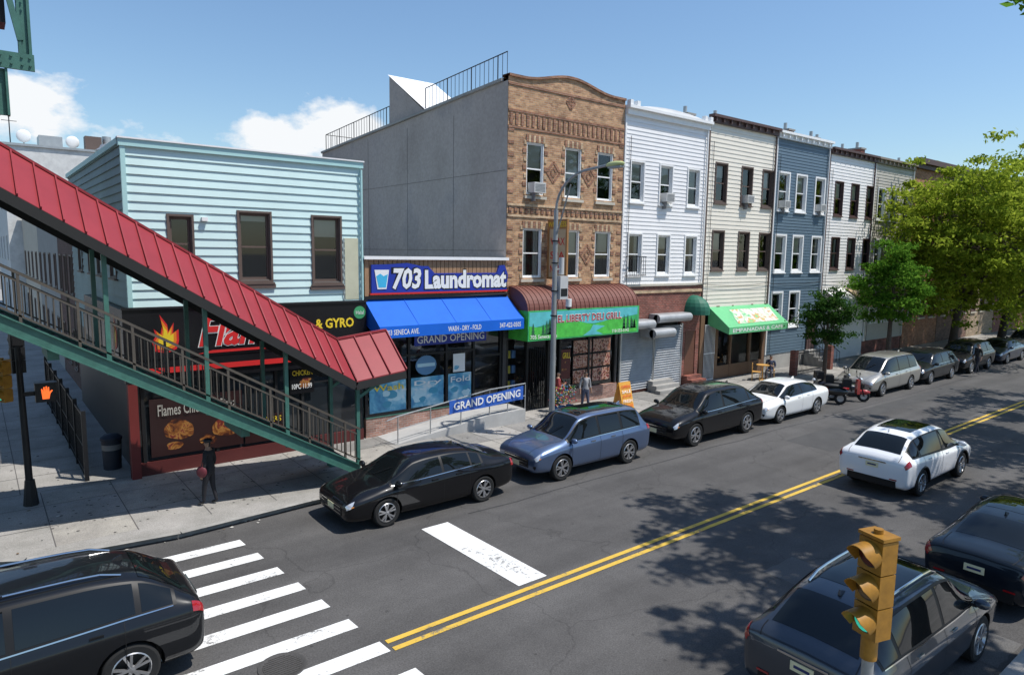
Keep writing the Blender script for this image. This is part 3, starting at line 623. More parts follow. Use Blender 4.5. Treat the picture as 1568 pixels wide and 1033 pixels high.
# ------------------------------------------------------------------ row houses
def rowhouse(name,x0,x1,zt,mat,ops,row,trim,sash,corn,zbase,tw=.07,base=None,acs=(),par=0,brk=True):
    g=G(name)
    wall(g,'siding',mat,F,x0+.02,x1-.02,zbase,zt-.35,ops,row=row,amp=.022)
    for i,o in enumerate(ops): window(g,F,*o,trim=trim,sash=sash,tw=tw,ac=(i in acs),proud=.05)
    shell(g,mat,ROOF,x0+.01,x1-.01,20.03,36,zt-.36,.3)
    g.box('cornice',corn,x0,x1,19.72,20.05,zt-.12,zt); g.box('cornice',corn,x0+.03,x1-.03,19.86,20.05,zt-.36,zt-.12)
    if brk:
        for k in range(int((x1-x0)/.6)): g.box('brackets',corn,x0+.2+k*.6,x0+.28+k*.6,19.76,19.86,zt-.30,zt-.12)
    if base:
        g.box('base_wall',base,x0+.02,x1-.02,20.01,20.2,0,zbase)
    g.box('corner_boards',trim,x0+.005,x0+.09,19.955,20.02,zbase,zt-.37); g.box('corner_boards',trim,x1-.09,x1-.005,19.955,20.02,zbase,zt-.37)
    g.cyl('downspout',trim,(x1-.16,19.9,zbase+.1),(x1-.16,19.9,zt-.4),.035,n=8)
    g.cyl('cable',BLACK,(x0+.35,19.93,zbase),(x0+.35,19.93,zt-1.2),.012,n=5)
    return g
def grid_ops(cols,rows): return [(c-w/2,c+w/2,z0,z1) for z0,z1 in rows for c,w in cols]
R3=(8.5,10.12);R2=(5.4,7.1)
WS=M('white_siding',(.79,.78,.775),.5,var=.06,scale=1)
ops=grid_ops([(22.5,.8),(24.4,.8),(26.35,.8)],[R3,R2])
RBR=brick('red_brick',(.26,.075,.05),(.18,.06,.04),(.24,.18,.16))
g=rowhouse('white_rowhouse',21.65,27.33,12.35,WS,ops,.17,WHITE,WHITE,WHITE,4.95,acs=(1,),brk=False)
vs=[];N=20;fs=[]
for i in range(N+1):
    t=i/N; x=22.3+4.4*t; z=12.34+.17*math.sin(math.pi*t)**.7
    vs+=[(x,19.8,12.3),(x,19.8,z),(x,19.86,z),(x,19.86,12.3)]
for i in range(N):
    for k in range(3): fs.append((4*i+k,4*i+4+k,4*i+5+k,4*i+1+k))
g.add('cornice_arch',WS,vs,fs)
for x in (21.78,22.2,26.8,27.2): g.box('finials',WHITE,x-.09,x+.09,19.75,19.95,12.35,12.55)
g.box('brick_base',RBR,21.67,27.31,19.98,20.2,3.25,4.95)
g.box('brick_base',TB3,21.67,27.31,19.93,19.98,4.55,4.68); g.box('brick_base',STON,21.67,27.31,19.92,19.98,4.86,4.96)
g.box('brick_base',RBR,21.67,27.31,19.98,20.2,.1,.5)
SH=M('roller_shutter',(.36,.37,.38),.5,metal=.3,var=.2)
for a,b in ((21.8,23.9),(24.0,25.9)):
    zz=.3
    while zz<3.0: g.hexa('shutters',SH,[(a,19.90,zz),(b,19.90,zz),(b,19.98,zz),(a,19.98,zz),(a,19.96,zz+.09),(b,19.96,zz+.09),(b,19.98,zz+.09),(a,19.98,zz+.09)]); zz+=.11
    for xx in (a-.03,b+.03): g.box('shutters',GREYM,xx-.04,xx+.04,19.9,19.99,.2,3.1)
for a,b,y0,z in ((21.8,23.3,19.45,3.05),(23.6,25.9,19.5,3.25),(23.0,24.4,19.2,2.65)):
    g.box('shutter_box',SH,a,b,y0,19.97,z,z+.38); g.cyl('shutter_box',SH,(a,y0+.02,z+.19),(b,y0+.02,z+.19),.19,n=14)
g.box('brick_base',RBR,25.95,27.31,19.98,20.2,2.7,3.25)
g.box('door',M('door_brown',(.12,.05,.03),.5),26.3,27.0,20.0,20.1,.5,2.7)
for xx in (26.0,27.05): g.box('brick_base',RBR,xx,xx+.25,19.98,20.2,.5,2.7)
for k in range(3): g.box('steps',CONC,23.6-.1*k,25.0+.1*k,19.9-.3*(k+1),19.9-.3*k,.1,.62-.16*k)
for k in range(3): g.box('steps',RBR,26.1,27.2,19.95-.3*(k+1),19.95-.3*k,.1,.6-.16*k)
DG=M('dome_green',(.015,.13,.08),.6)
vs=[];fs=[];nu=10;nv=6
for j in range(nv+1):
    ph=math.pi/2*j/nv
    for i in range(nu+1):
        th=math.pi*i/nu; vs.append((26.7+.6*math.cos(ph)*math.cos(th),19.97-.9*math.cos(ph)*math.sin(th),3.7+.7*math.sin(ph)))
for j in range(nv):
    for i in range(nu): fs.append((j*(nu+1)+i,j*(nu+1)+i+1,(j+1)*(nu+1)+i+1,(j+1)*(nu+1)+i))
g.add('dome_awning',DG,vs,fs)
for i in range(nu):
    t0,t1=math.pi*i/nu,math.pi*(i+1)/nu
    g.poly('dome_awning',DG,[(26.7+.6*math.cos(t0),19.97-.9*math.sin(t0),3.7),(26.7+.6*math.cos(t1),19.97-.9*math.sin(t1),3.7),(26.7+.6*math.cos(t1),19.97-.9*math.sin(t1),3.5),(26.7+.6*math.cos(t0),19.97-.9*math.sin(t0),3.5)])
for k in range(8): g.cyl('window_guard',BLACK,(22.0+k*.14,19.75,5.35),(22.0+k*.14,19.75,6.15),.012,n=5)
for z in (5.35,6.15):
    g.bar('window_guard',BLACK,(21.98,19.75,z),(23.02,19.75,z),.03,.03); g.bar('window_guard',BLACK,(21.98,19.98,z),(21.98,19.75,z),.03,.03); g.bar('window_guard',BLACK,(23.02,19.98,z),(23.02,19.75,z),.03,.03)
g.done()
CS=M('cream_siding',(.76,.71,.61),.55,var=.07,scale=1)
ops=grid_ops([(28.45,.85),(30.6,.85),(32.45,.85)],[(8.8,10.58),(5.6,7.4)])
BR2=M('brown_cornice',(.09,.05,.045),.6)
g=rowhouse('cream_rowhouse',27.36,33.1,12.75,CS,ops,.2,BRN,BRN,BR2,3.75,acs=(1,))
g.poly('rooms',DARK,[(27.4,22,0),(33,22,0),(33,22,3.8),(27.4,22,3.8)])
SW_=M('shop_wood',(.16,.09,.05),.6)
for xx,w in ((27.4,.3),(28.6,.25),(29.9,.12),(31.6,.15),(32.8,.25)): g.box('shopfront',SW_,xx,xx+w,19.96,20.15,.1,3.8)
g.box('shopfront',SW_,28.6,33.05,19.97,20.14,.1,.8); g.box('shopfront',SW_,28.6,33.05,19.97,20.14,2.8,3.1)
g.poly('glass',GLASS,[(28.6,20.05,.8),(33.,20.05,.8),(33.,20.05,2.8),(28.6,20.05,2.8)])
for k in range(9): g.bar('door_grille',WHITE,(27.72+k*.1,19.93,.2),(27.72+k*.1,19.93,2.9),.02,.02)
for z in (.2,1.5,2.9): g.bar('door_grille',WHITE,(27.7,19.93,z),(28.55,19.93,z),.03,.03)
LG=M('light_green_awning',(.12,.46,.20),.6,var=.1)
g.hexa('awning',LG,[(28.0,18.8,2.85),(33.2,18.8,2.85),(33.2,20,3.75),(28.0,20,3.75),(28.0,18.8,2.88),(33.2,18.8,2.88),(33.2,20,3.78),(28.0,20,3.78)])
g.box('awning',LG,28.0,33.2,18.78,18.8,2.55,2.88)
for xx in (28.0,33.19): g.add('awning',LG,[(xx,18.8,2.55),(xx,20,2.9),(xx,20,3.75),(xx,18.8,2.85)],[(0,1,2,3)])
ART=ramp_mat('awning_print',[(.36,(.12,.46,.20)),(.44,(.60,.62,.50)),(.53,(.68,.66,.58)),(.57,(.42,.16,.08)),(.61,(.55,.42,.1)),(.68,(.12,.46,.22))],2.2,detail=4,rough=.6,bump=0,dist=.5,spk=.05)
AZ=lambda y_:2.885+(y_-18.8)*.75
g.poly('awning_art',ART,[(29.0,18.95,AZ(18.95)+.01),(32.6,18.95,AZ(18.95)+.01),(32.9,19.75,AZ(19.75)+.01),(29.3,19.75,AZ(19.75)+.01)])
text(g,'awning_art',WP,'EMPANADAS & CAFE',(28.3,18.775,2.62),u,v,4.4,.18,0,.01)
g.done()
BS=M('blue_siding',(.10,.15,.195),.5,var=.08)
ops=grid_ops([(34.0,.95),(35.75,.95),(37.75,.95)],[(8.75,10.6),(5.5,7.35),(2.5,4.3)])
g=rowhouse('blue_rowhouse',33.13,38.6,12.7,BS,ops[:8],.16,WHITE,WHITE,WHITE,1.0,tw=.10,base=CONC,acs=(0,2))
g.box('door',BR2,37.3,38.2,19.9,19.97,1.0,3.2)
for k in range(5): g.box('stoop',CONC,37.1,38.4,19.9-.28*(k+1),19.9-.28*k,.1,1.0-.17*k)
for xx in (37.1,38.4):
    g.bar('stoop_rail',BLACK,(xx,18.5,.95),(xx,19.95,1.9),.03,.03)
    for k in range(9): g.cyl('stoop_rail',BLACK,(xx,18.5+.17*k,.3+.1*k),(xx,18.5+.17*k,.95+.11*k),.012,n=5)
g.done()
W2=M('white_siding_b',(.78,.76,.74),.5,var=.07)
ops=grid_ops([(39.95,.9),(41.9,.9),(43.85,.85)],[(8.7,10.6),(5.6,7.4)])
g=rowhouse('white_rowhouse',38.65,44.3,12.45,W2,ops,.18,BR2,BR2,BR2,3.6,tw=.05,base=W2)
AW=M('awning_white',(.75,.75,.73),.6); AT=M('awning_tan',(.40,.30,.18),.6)
for a,b,m in ((38.9,41.2,AW),(41.6,44.1,AT)):
    g.hexa('awning',m,[(a,18.7,3.6),(b,18.7,3.6),(b,20,4.4),(a,20,4.4),(a,18.7,3.64),(b,18.7,3.64),(b,20,4.44),(a,20,4.44)])
    g.box('awning',m,a,b,18.68,18.7,3.35,3.64)
g.done()
GS=M('grey_tan_siding',(.46,.43,.38),.6,var=.06)
ops=grid_ops([(45.4,.9),(47.2,.9),(49.0,.9)],[(8.7,10.6),(5.6,7.4),(2.2,3.9)])
g=rowhouse('grey_rowhouse',44.33,49.95,12.45,GS,ops,.18,WHITE,WHITE,M('tan_cornice',(.25,.2,.16),.6),1.0,base=RBR); g.done()
cols=[('orange_brick',(.42,.18,.08),(.33,.13,.06)),('brown_brick',(.22,.11,.08),(.17,.09,.06)),('tan_brick2',(.40,.30,.2),(.34,.24,.15)),('red_brick2',(.28,.09,.06),(.22,.07,.05))]
x=50.0
for k in range(9):
    w=6.0; c=cols[k%4]; bm_=brick(c[0],c[1],c[2],(.3,.26,.22))
    ops=grid_ops([(x+1.1,.95),(x+3,.95),(x+4.9,.95)],[(8.9,10.8),(5.6,7.5),(2.2,4.0)])
    g=G('brick_rowhouse'); wall(g,'brickwork',bm_,F,x+.02,x+w-.02,0,12.6,ops)
    for o in ops: window(g,F,*o,trim=BR2,sash=BR2,tw=.03,sill=STON,lintel=STON)
    shell(g,bm_,ROOF,x+.01,x+w-.01,20.03,36,12.6,.3)
    g.box('cornice',BR2,x,x+w,19.6,20.1,12.6,12.95); g.box('cornice',BR2,x+.05,x+w-.05,19.8,20.1,12.3,12.6)
    g.done(); x+=w+.03
g=G('rooftop_chimneys')
for x,y_,h in ((33.3,24,1.2),(38.9,23,1.1),(44.5,24,1.2),(50,25,1.3),(30,23.5,.9),(41,22.5,.8),(47,22.5,.8),(57,24,.9)):
    g.box('stack',RBR,x-.3,x+.3,y_-.4,y_+.4,12,12.6+h); g.box('cap',CONC,x-.36,x+.36,y_-.46,y_+.46,12.6+h,12.7+h)
    g.cyl('flue',GREYM,(x,y_,12.7+h),(x,y_,13.1+h),.1)
g.done()
g=G('utility_cables')
def sag(a,b,s,r=.012):
    a=Vector(a);b=Vector(b); pp=[a.lerp(b,i/10)-Vector((0,0,4*s*(i/10)*(1-i/10))) for i in range(11)]; g.path('wire',BLACK,pp,r,4)
for i,(x0,x1) in enumerate(((21.7,27.3),(27.3,33.1),(33.1,38.6),(38.6,44.3),(44.3,50))): sag((x0,19.9,4.85+.05*(i%2)),(x1,19.9,4.9),.12)
sag((9.75,19.9,4.72),(15.5,19.85,4.74),.03); sag((15.5,19.9,7.9),(21.6,19.9,7.85),.06)
g.done()
# ------------------------------------------------------------------ elevated station stair
g=G('station_staircase')
RAILC=M('rail_brown',(.09,.075,.06),.5,var=.2)
def zb(x): return 4.6-.583*(x-.4)
xa,xb=-5.0,7.75
for y0,y1 in ((16.15,16.27),(17.83,17.95)):
    g.hexa('stringer',STEELG,[(xa,y0,zb(xa)),(xb,y0,zb(xb)),(xb,y1,zb(xb)),(xa,y1,zb(xa)),(xa,y0,zb(xa)+.30),(xb,y0,zb(xb)+.30),(xb,y1,zb(xb)+.30),(xa,y1,zb(xa)+.30)])
    for dz in (0,.30):
        g.hexa('stringer',STEELG,[(xa,y0-.05,zb(xa)+dz-.012),(xb,y0-.05,zb(xb)+dz-.012),(xb,y1+.05,zb(xb)+dz-.012),(xa,y1+.05,zb(xa)+dz-.012),(xa,y0-.05,zb(xa)+dz+.012),(xb,y0-.05,zb(xb)+dz+.012),(xb,y1+.05,zb(xb)+dz+.012),(xa,y1+.05,zb(xa)+dz+.012)])
n=int((xb-xa)/.29)
TR=M('tread_steel',(.07,.07,.065),.7,var=.2)
for k in range(n):
    x=xb-.29*k; z=zb(x)+.28
    g.box('treads',TR,x-.31,x,16.27,17.83,z-.03,z); g.box('treads',TR,x-.31,x-.295,16.27,17.83,z,z+.15)
def seg(part,mat,y0,y1,d0,d1,a=xa,b=xb):
    g.hexa(part,mat,[(a,y0,zb(a)+d0),(b,y0,zb(b)+d0),(b,y1,zb(b)+d0),(a,y1,zb(a)+d0),(a,y0,zb(a)+d1),(b,y0,zb(b)+d1),(b,y1,zb(b)+d1),(a,y1,zb(a)+d1)])
for yy in (16.18,17.9):
    seg('railing',RAILC,yy-.03,yy+.03,1.24,1.30); seg('railing',RAILC,yy-.02,yy+.02,1.08,1.12); seg('railing',RAILC,yy-.025,yy+.025,.42,.46)
    x=xa
    while x<xb:
        g.box('railing',RAILC,x-.011,x+.011,yy-.011,yy+.011,zb(x)+.44,zb(x)+1.1); x+=.125
    x=xa
    while x<xb:
        g.box('railing',RAILC,x-.025,x+.025,yy-.025,yy+.025,zb(x)+.28,zb(x)+1.28); x+=.95
def ze(x): return 7.3-.623*(x-.5)
XE=7.55
RM=M('red_roof_metal',(.27,.032,.04),.45,var=.13,scale=1.2,spec=.35)
UN=M('canopy_underside',(.02,.02,.02),.8)
def roofseg(x0,x1,z0,z1):
    for (ya,yb,s0,s1) in ((15.9,17.05,0,.95),(17.05,18.2,.95,0)):
        g.hexa('canopy',RM,[(x0,ya,z0+s0-.03),(x1,ya,z1+s0-.03),(x1,yb,z1+s1-.03),(x0,yb,z0+s1-.03),(x0,ya,z0+s0),(x1,ya,z1+s0),(x1,yb,z1+s1),(x0,yb,z0+s1)])
    L_=math.hypot(x1-x0,z1-z0); n=max(1,round(L_/.42))
    for k in range(n+1):
        t=k/n; x=x0+(x1-x0)*t; z=z0+(z1-z0)*t
        for (ya,yb,s0,s1) in ((15.88,17.05,0,.95),(17.05,18.22,.95,0)):
            g.bar('canopy_seams',RM,(x,ya,z+s0+.02),(x,yb,z+s1+.02),.025,.06)
    g.bar('canopy_seams',RM,(x0,17.05,z0+.97),(x1,17.05,z1+.97),.10,.05)
    for yy in (15.93,18.17): g.bar('canopy_fascia',UN,(x0,yy,z0-.13),(x1,yy,z1-.13),.09,.2)
    for (ya,yb,s0,s1) in ((15.95,17.05,0,.95),(17.05,18.15,.95,0)):
        g.poly('canopy_soffit',UN,[(x0,ya,z0+s0-.06),(x1,ya,z1+s0-.06),(x1,yb,z1+s1-.06),(x0,yb,z0+s1-.06)])
roofseg(-6.0,XE,ze(-6.0),ze(XE)); roofseg(XE,9.0,ze(XE),ze(XE)+.16)
for x in (-3.6,-1.7,.25,2.15,4.05,5.85,7.72):
    for yy in (16.2,17.9):
        g.box('posts',STEELG,x-.045,x+.045,yy-.045,yy+.045,zb(x)-.02 if x<7 else .14,ze(min(x,XE))-.12)
g.box('posts',STEELG,8.3,8.36,16.2,16.26,ze(XE)-.3,ze(XE)-.05)
for yy in (16.2,17.9): g.bar('posts',STEELG,(7.72,yy,2.4),(8.7,yy,2.95),.06,.08); g.box('posts',STEELG,7.62,7.86,yy-.12,yy+.12,.14,.3)
for x in (1.2,4.9): g.box('bent',STEELG,x-.1,x+.1,16.35,17.75,zb(x)-.2,zb(x)+.0)
g.done()
# ------------------------------------------------------------------ elevated railway steelwork (top left)
g=G('elevated_railway_structure')
g.box('girder',BLACK,-7,.60,12.1,12.5,9.25,11.2)
g.box('post',STEELG,.75,.83,11.92,12.0,8.82,11.5); g.box('post',STEELG,.715,.75,11.88,12.04,8.82,11.5); g.box('post',STEELG,.83,.865,11.88,12.04,8.82,11.5)
g.box('gusset',STEELG,.42,.88,11.84,11.88,8.60,8.82); g.box('gusset',STEELG,.42,.88,11.88,12.04,8.70,8.74)
g.box('post',STEELG,.43,.46,11.86,12.02,7.98,8.6); g.box('post',STEELG,.54,.57,11.86,12.02,7.98,8.6); g.box('post',STEELG,.46,.54,11.92,11.95,7.98,8.6)
for z in (8.62,9.55,10.4):
    for dx in (.5,.62,.74,.83):
        for dz in (.05,.15): g.cyl('rivets',STEELG,(dx,11.84,z+dz),(dx,11.82,z+dz),.016,n=8)
g.bar('brace',STEELG,(.74,11.9,9.0),(.45,11.9,10.6),.06,.07)
g.box('platform',BLACK,-9,-.35,-3,30,9.9,10.2)
for y_ in (22,29): g.box('columns',STEELG,-3.2,-2.8,y_-.2,y_+.2,.1,9.9)
g.done()
# ------------------------------------------------------------------ trees
def leafmat(name,c1,c2,c3):
    m=bpy.data.materials.new(name); m.use_nodes=True; nt=m.node_tree; nt.nodes.clear(); N=nt.nodes.new; L=nt.links.new
    o=N('ShaderNodeOutputMaterial'); d=N('ShaderNodeBsdfDiffuse'); t=N('ShaderNodeBsdfTranslucent'); mx=N('ShaderNodeMixShader'); mx.inputs[0].default_value=.42
    ge=N('ShaderNodeNewGeometry'); cr=N('ShaderNodeValToRGB'); e=cr.color_ramp.elements; e[0].color=(*c1,1); e[1].color=(*c3,1); q=e.new(.5); q.color=(*c2,1)
    L(ge.outputs['Random Per Island'],cr.inputs[0]); L(cr.outputs[0],d.inputs[0])
    s=N('ShaderNodeVectorMath'); s.operation='SCALE'; s.inputs['Scale'].default_value=1.7; L(cr.outputs[0],s.inputs[0]); L(s.outputs[0],t.inputs[0])
    L(d.outputs[0],mx.inputs[1]); L(t.outputs[0],mx.inputs[2]); L(mx.outputs[0],o.inputs[0]); return m
LM_Y=leafmat('leaf_spring',(.12,.17,.018),(.21,.27,.025),(.31,.36,.045))
LM_G=leafmat('leaf_mid',(.045,.12,.015),(.08,.18,.02),(.13,.24,.03))
LM_D=leafmat('leaf_dark',(.018,.05,.012),(.03,.075,.016),(.05,.105,.02))
BARK=M('bark',(.08,.062,.05),.95,var=.3,scale=8,bump=.6)
def tree(name,base,top,rx,rz,cz,leaf,nclu,nleaf,size,seed,lean=(0,0),clr=.75):
    r=np.random.RandomState(seed); b=Vector(base); c=Vector((b.x+lean[0],b.y+lean[1],cz))
    g=G(name); forkz=max(1.8,cz-rz*.9)
    fork=Vector((b.x+lean[0]*.3,b.y+lean[1]*.3,forkz)); tr=.035*top*.6
    g.cyl('trunk',BARK,b,fork,tr*1.15,tr*.8,n=10)
    clu=[]; nl=7; limbs=[]
    for k in range(nl):
        a=2*math.pi*k/nl+r.uniform(-.3,.3); rr=r.uniform(.45,.85)
        e=c+Vector((math.cos(a)*rx*rr,math.sin(a)*rx*rr,rz*r.uniform(-.45,.6)))
        mid=fork.lerp(e,.5)+Vector((0,0,rz*.15))
        g.path('limbs',BARK,[fork,mid,e],[tr*.55,tr*.32,tr*.1],7); limbs.append((mid,e))
    e=c+Vector((0,0,rz*.8)); g.path('limbs',BARK,[fork,c,e],[tr*.7,tr*.4,tr*.1],7); limbs.append((c,e))
    for k in range(nclu):
        d=r.normal(size=3); d/=np.linalg.norm(d); rad=r.uniform(.3,1.0)**.6*(1+.22*math.sin(7*d[0]+seed)*math.cos(5*d[1]+2*d[2])+.12*r.normal())
        p=np.array([c.x+d[0]*rx*rad,c.y+d[1]*rx*rad,c.z+d[2]*rz*rad]); clu.append(p)
        if k%3==0:
            m_,e_=limbs[r.randint(len(limbs))]; g.cyl('twigs',BARK,m_.lerp(e_,r.uniform(.2,.9)),Vector(p),tr*.09,tr*.02,n=4,cap=False)
    clu=np.array(clu)
    cs=r.uniform(.16,.42,size=nclu)*clr*(rx/2.5)**.5
    idx=r.randint(nclu,size=nleaf)
    off=r.normal(size=(nleaf,3))*cs[idx][:,None]*np.array([1.15,1.15,.45])
    P=clu[idx]+off
    P=P[P[:,2]>1.8]; n=len(P)
    a=r.normal(size=(n,3)); a/=np.linalg.norm(a,axis=1)[:,None]; bb=r.normal(size=(n,3)); bb[:,2]*=.5
    bb-=a*(a*bb).sum(1)[:,None]; bb/=np.linalg.norm(bb,axis=1)[:,None]
    sz=size*r.uniform(.6,1.3,size=n)[:,None]
    V=np.empty((n*4,3)); V[0::4]=P-a*sz; V[1::4]=P+bb*sz*.5; V[2::4]=P+a*sz; V[3::4]=P-bb*sz*.5
    me=bpy.data.meshes.new('foliage'); me.from_pydata(V.tolist(),[],np.arange(n*4).reshape(n,4).tolist()); me.materials.append(leaf)
    em=g.done(); o=bpy.data.objects.new('foliage',me); o.parent=em; COL.objects.link(o)
tree('street_tree',(33.8,17.0,.14),4.8,1.2,1.5,3.15,LM_D,80,8000,.08,3)
tree('street_tree',(41,17,.14),6.6,2.0,2.2,4.6,LM_G,120,13000,.10,4)
tree('street_tree',(50.2,16.9,.14),12.4,5.5,5.0,7.6,LM_Y,470,46000,.135,5,lean=(-1.5,-1.1))
tree('street_tree',(58.5,16.6,.14),12.5,5.2,5.2,7.6,LM_Y,260,21000,.18,6,lean=(0,-.8))
tree('street_tree',(72,16.9,.14),12.,5.2,5.2,7.5,LM_G,130,9000,.24,7)
tree('street_tree',(85,16.9,.14),13,6,5.5,8,LM_G,120,7000,.3,8)
# tall plane trees on the near pavement, throwing the dappled shade on the carriageway
tree('street_tree',(18.0,1.2,.14),15,2.9,1.8,12.9,LM_G,95,8500,.13,9,lean=(-.2,1.3),clr=.6)
tree('street_tree',(14.3,.6,.14),14,2.9,1.8,11.9,LM_G,80,7000,.13,19,lean=(0,-.9),clr=.6)
tree('street_tree',(23.5,.8,.14),14,2.8,1.8,12.2,LM_G,75,6500,.13,23,lean=(0,-.2),clr=.6)
tree('street_tree',(30.6,.9,.14),15,3.7,2.2,12.6,LM_Y,120,10000,.14,10,lean=(0,2.0),clr=.6)
tree('street_tree',(38.5,1.0,.14),14,4.0,2.8,11.0,LM_G,95,8000,.15,12,lean=(0,3.0),clr=.6)
# ------------------------------------------------------------------ street lamp
g=G('street_lamp'); LP=M('lamp_aluminium',(.30,.31,.31),.5,metal=.3,var=.15)
lx,ly=14.8,16.5
g.cyl('base',LP,(lx,ly,.14),(lx,ly,.8),.15,.12,n=12); g.cyl('pole',LP,(lx,ly,.8),(lx,ly,7.6),.10,.07,n=12)
pts=[(lx,ly,7.6)]
for k in range(1,9):
    t=k/8*math.pi/2; pts.append((lx,ly-1.5*(1-math.cos(t)),7.6+1.15*math.sin(t)))
pts.append((lx,ly-2.2,8.8)); g.path('arm',LP,pts,.04,8)
g.cyl('arm',LP,(lx,ly,6.7),(lx,ly-.65,8.35),.025,n=6)
HD=M('lamp_head',(.48,.52,.22),.4,var=.1); g.sph('luminaire',HD,(lx,ly-2.5,8.8),(.13,.36,.09)); g.box('luminaire',LP,lx-.1,lx+.1,ly-2.8,ly-2.3,8.69,8.74)
CB=M('cabinet_grey',(.5,.5,.5),.5,var=.1)
g.box('antenna_box',CB,lx+.12,lx+.46,ly-.15,ly+.15,4.75,5.5); g.cyl('antenna_box',CB,(lx+.28,ly,5.55),(lx+.28,ly,6.1),.09,n=10); g.box('antenna_box',LP,lx,lx+.3,ly-.03,ly+.03,5.1,5.16); g.box('antenna_box',LP,lx,lx+.3,ly-.03,ly+.03,5.7,5.75)
g.box('antenna_box',BLACK,lx+.15,lx+.43,ly-.158,ly-.15,4.85,5.1); g.cyl('camera',WHITE,(lx+.55,ly-.1,4.75),(lx+.55,ly-.1,4.5),.1,n=12); g.sph('camera',M('cam_dome',(.03,.03,.03),.1),(lx+.55,ly-.1,4.47),(.085,.085,.085))
for z in (4.2,5.0,5.9,6.6): g.cyl('bands',BLACK,(lx,ly,z),(lx,ly,z+.04),.115,n=12)
g.path('wiring',BLACK,[(lx+.11,ly,3.0),(lx+.12,ly,4.6),(lx+.2,ly,4.75)],.012,5)
g.done()
# ------------------------------------------------------------------ vehicles
def hermite(C,t):
    C=np.asarray(C,float); n=len(C); t=min(max(t,0),n-1-1e-9); i=int(t); f=t-i
    d=C[1:]-C[:-1]
    def sl(k):
        if k==0: return d[0]
        if k==n-1: return d[-1]
        a,b=d[k-1],d[k]; s=a+b
        return np.where(a*b>0,2*a*b/np.where(s==0,1,s),0)
    m0,m1=sl(i),sl(i+1); f2=f*f;f3=f2*f
    return (2*f3-3*f2+1)*C[i]+(f3-2*f2+f)*m0+(-2*f3+3*f2)*C[i+1]+(f3-f2)*m1
SED=[(-2.33,.42,.74,.78,.66,.86,.45),(-2.27,.30,.83,.93,.74,1.00,.55),(-2.05,.24,.88,.98,.79,1.06,.60),(-1.75,.22,.90,.98,.80,1.10,.60),(-1.0,.20,.90,.965,.83,1.36,.56),(-.35,.19,.90,.95,.845,1.42,.58),(.15,.19,.90,.93,.845,1.41,.58),(.55,.19,.90,.915,.84,1.36,.57),(1.3,.20,.90,.89,.80,.96,.66),(1.75,.20,.885,.82,.77,.90,.58),(2.1,.22,.85,.74,.75,.81,.5),(2.28,.25,.79,.66,.70,.70,.42),(2.33,.32,.70,.58,.62,.62,.36)]
SUV=[(-2.3,.48,.80,.88,.76,.95,.6),(-2.26,.36,.87,1.0,.82,1.04,.66),(-2.21,.32,.90,1.05,.84,1.11,.68),(-2.14,.28,.91,1.07,.85,1.20,.67),(-1.85,.26,.92,1.07,.86,1.60,.61),(-1.0,.25,.92,1.05,.865,1.68,.62),(-.1,.25,.92,1.03,.865,1.68,.62),(.5,.25,.92,1.01,.86,1.61,.61),(1.2,.26,.92,1.0,.83,1.10,.70),(1.7,.27,.91,.95,.80,1.04,.62),(2.08,.30,.88,.87,.78,.95,.54),(2.25,.33,.83,.77,.74,.83,.48),(2.3,.40,.75,.69,.68,.73,.42)]
CUV=[(-2.3,.46,.79,.90,.75,.96,.58),(-2.27,.36,.87,1.0,.81,1.05,.64),(-2.2,.32,.91,1.07,.83,1.13,.66),(-2.08,.28,.925,1.10,.84,1.21,.65),(-1.5,.26,.93,1.09,.86,1.58,.585),(-.8,.25,.925,1.06,.865,1.67,.61),(-.05,.25,.92,1.03,.865,1.68,.62),(.5,.25,.92,1.01,.86,1.60,.61),(1.25,.26,.92,1.0,.83,1.10,.70),(1.7,.27,.915,.95,.80,1.04,.62),(2.08,.30,.88,.86,.78,.94,.54),(2.25,.33,.83,.76,.74,.81,.48),(2.3,.40,.75,.68,.68,.71,.42)]
VAN=[(-2.55,.42,.82,.9,.78,.97,.6),(-2.51,.34,.88,1.0,.83,1.06,.66),(-2.46,.30,.91,1.04,.85,1.12,.68),(-2.39,.26,.92,1.05,.86,1.20,.67),(-2.1,.24,.93,1.05,.87,1.68,.62),(-1.2,.22,.93,1.03,.875,1.75,.64),(-.1,.22,.93,1.0,.875,1.75,.64),(.65,.22,.93,.99,.87,1.66,.63),(1.6,.23,.93,.97,.84,1.08,.70),(2.0,.24,.91,.9,.80,.98,.60),(2.32,.27,.87,.8,.76,.88,.52),(2.5,.30,.82,.7,.72,.76,.46),(2.55,.38,.74,.62,.66,.66,.4)]
KIND={'sedan':dict(T=SED,L=4.66,W=1.8,H=1.42,win=[(3.66,4.0),(4.08,5.30),(5.44,7.84)],seam=[4.15,5.38,7.75],wx=(1.38,-1.32),r=.33,base=(3.08,3.95),tail=(.25,1.5,3.9,4.9)),
 'suv':dict(T=SUV,L=4.6,W=1.84,H=1.68,win=[(4.12,4.92),(5.03,5.95),(6.07,7.84)],seam=[4.98,6.0,7.72],wx=(1.38,-1.33),r=.36,base=(3.1,3.95),tail=(.6,3.2,4.3,5.15)),
 'cuv':dict(T=CUV,L=4.6,W=1.85,H=1.68,win=[(3.42,3.98),(4.1,5.88),(6.02,7.84)],seam=[4.3,5.95,7.72],wx=(1.38,-1.35),r=.37,base=(3.06,3.95),tail=(.5,2.7,4.25,5.0)),
 'van':dict(T=VAN,L=5.1,W=1.9,H=1.75,win=[(4.1,4.92),(5.0,5.95),(6.05,7.84)],seam=[4.96,6.0,7.6],wx=(1.6,-1.42),r=.34,base=(3.1,3.95),tail=(.6,3.2,4.3,5.3))}
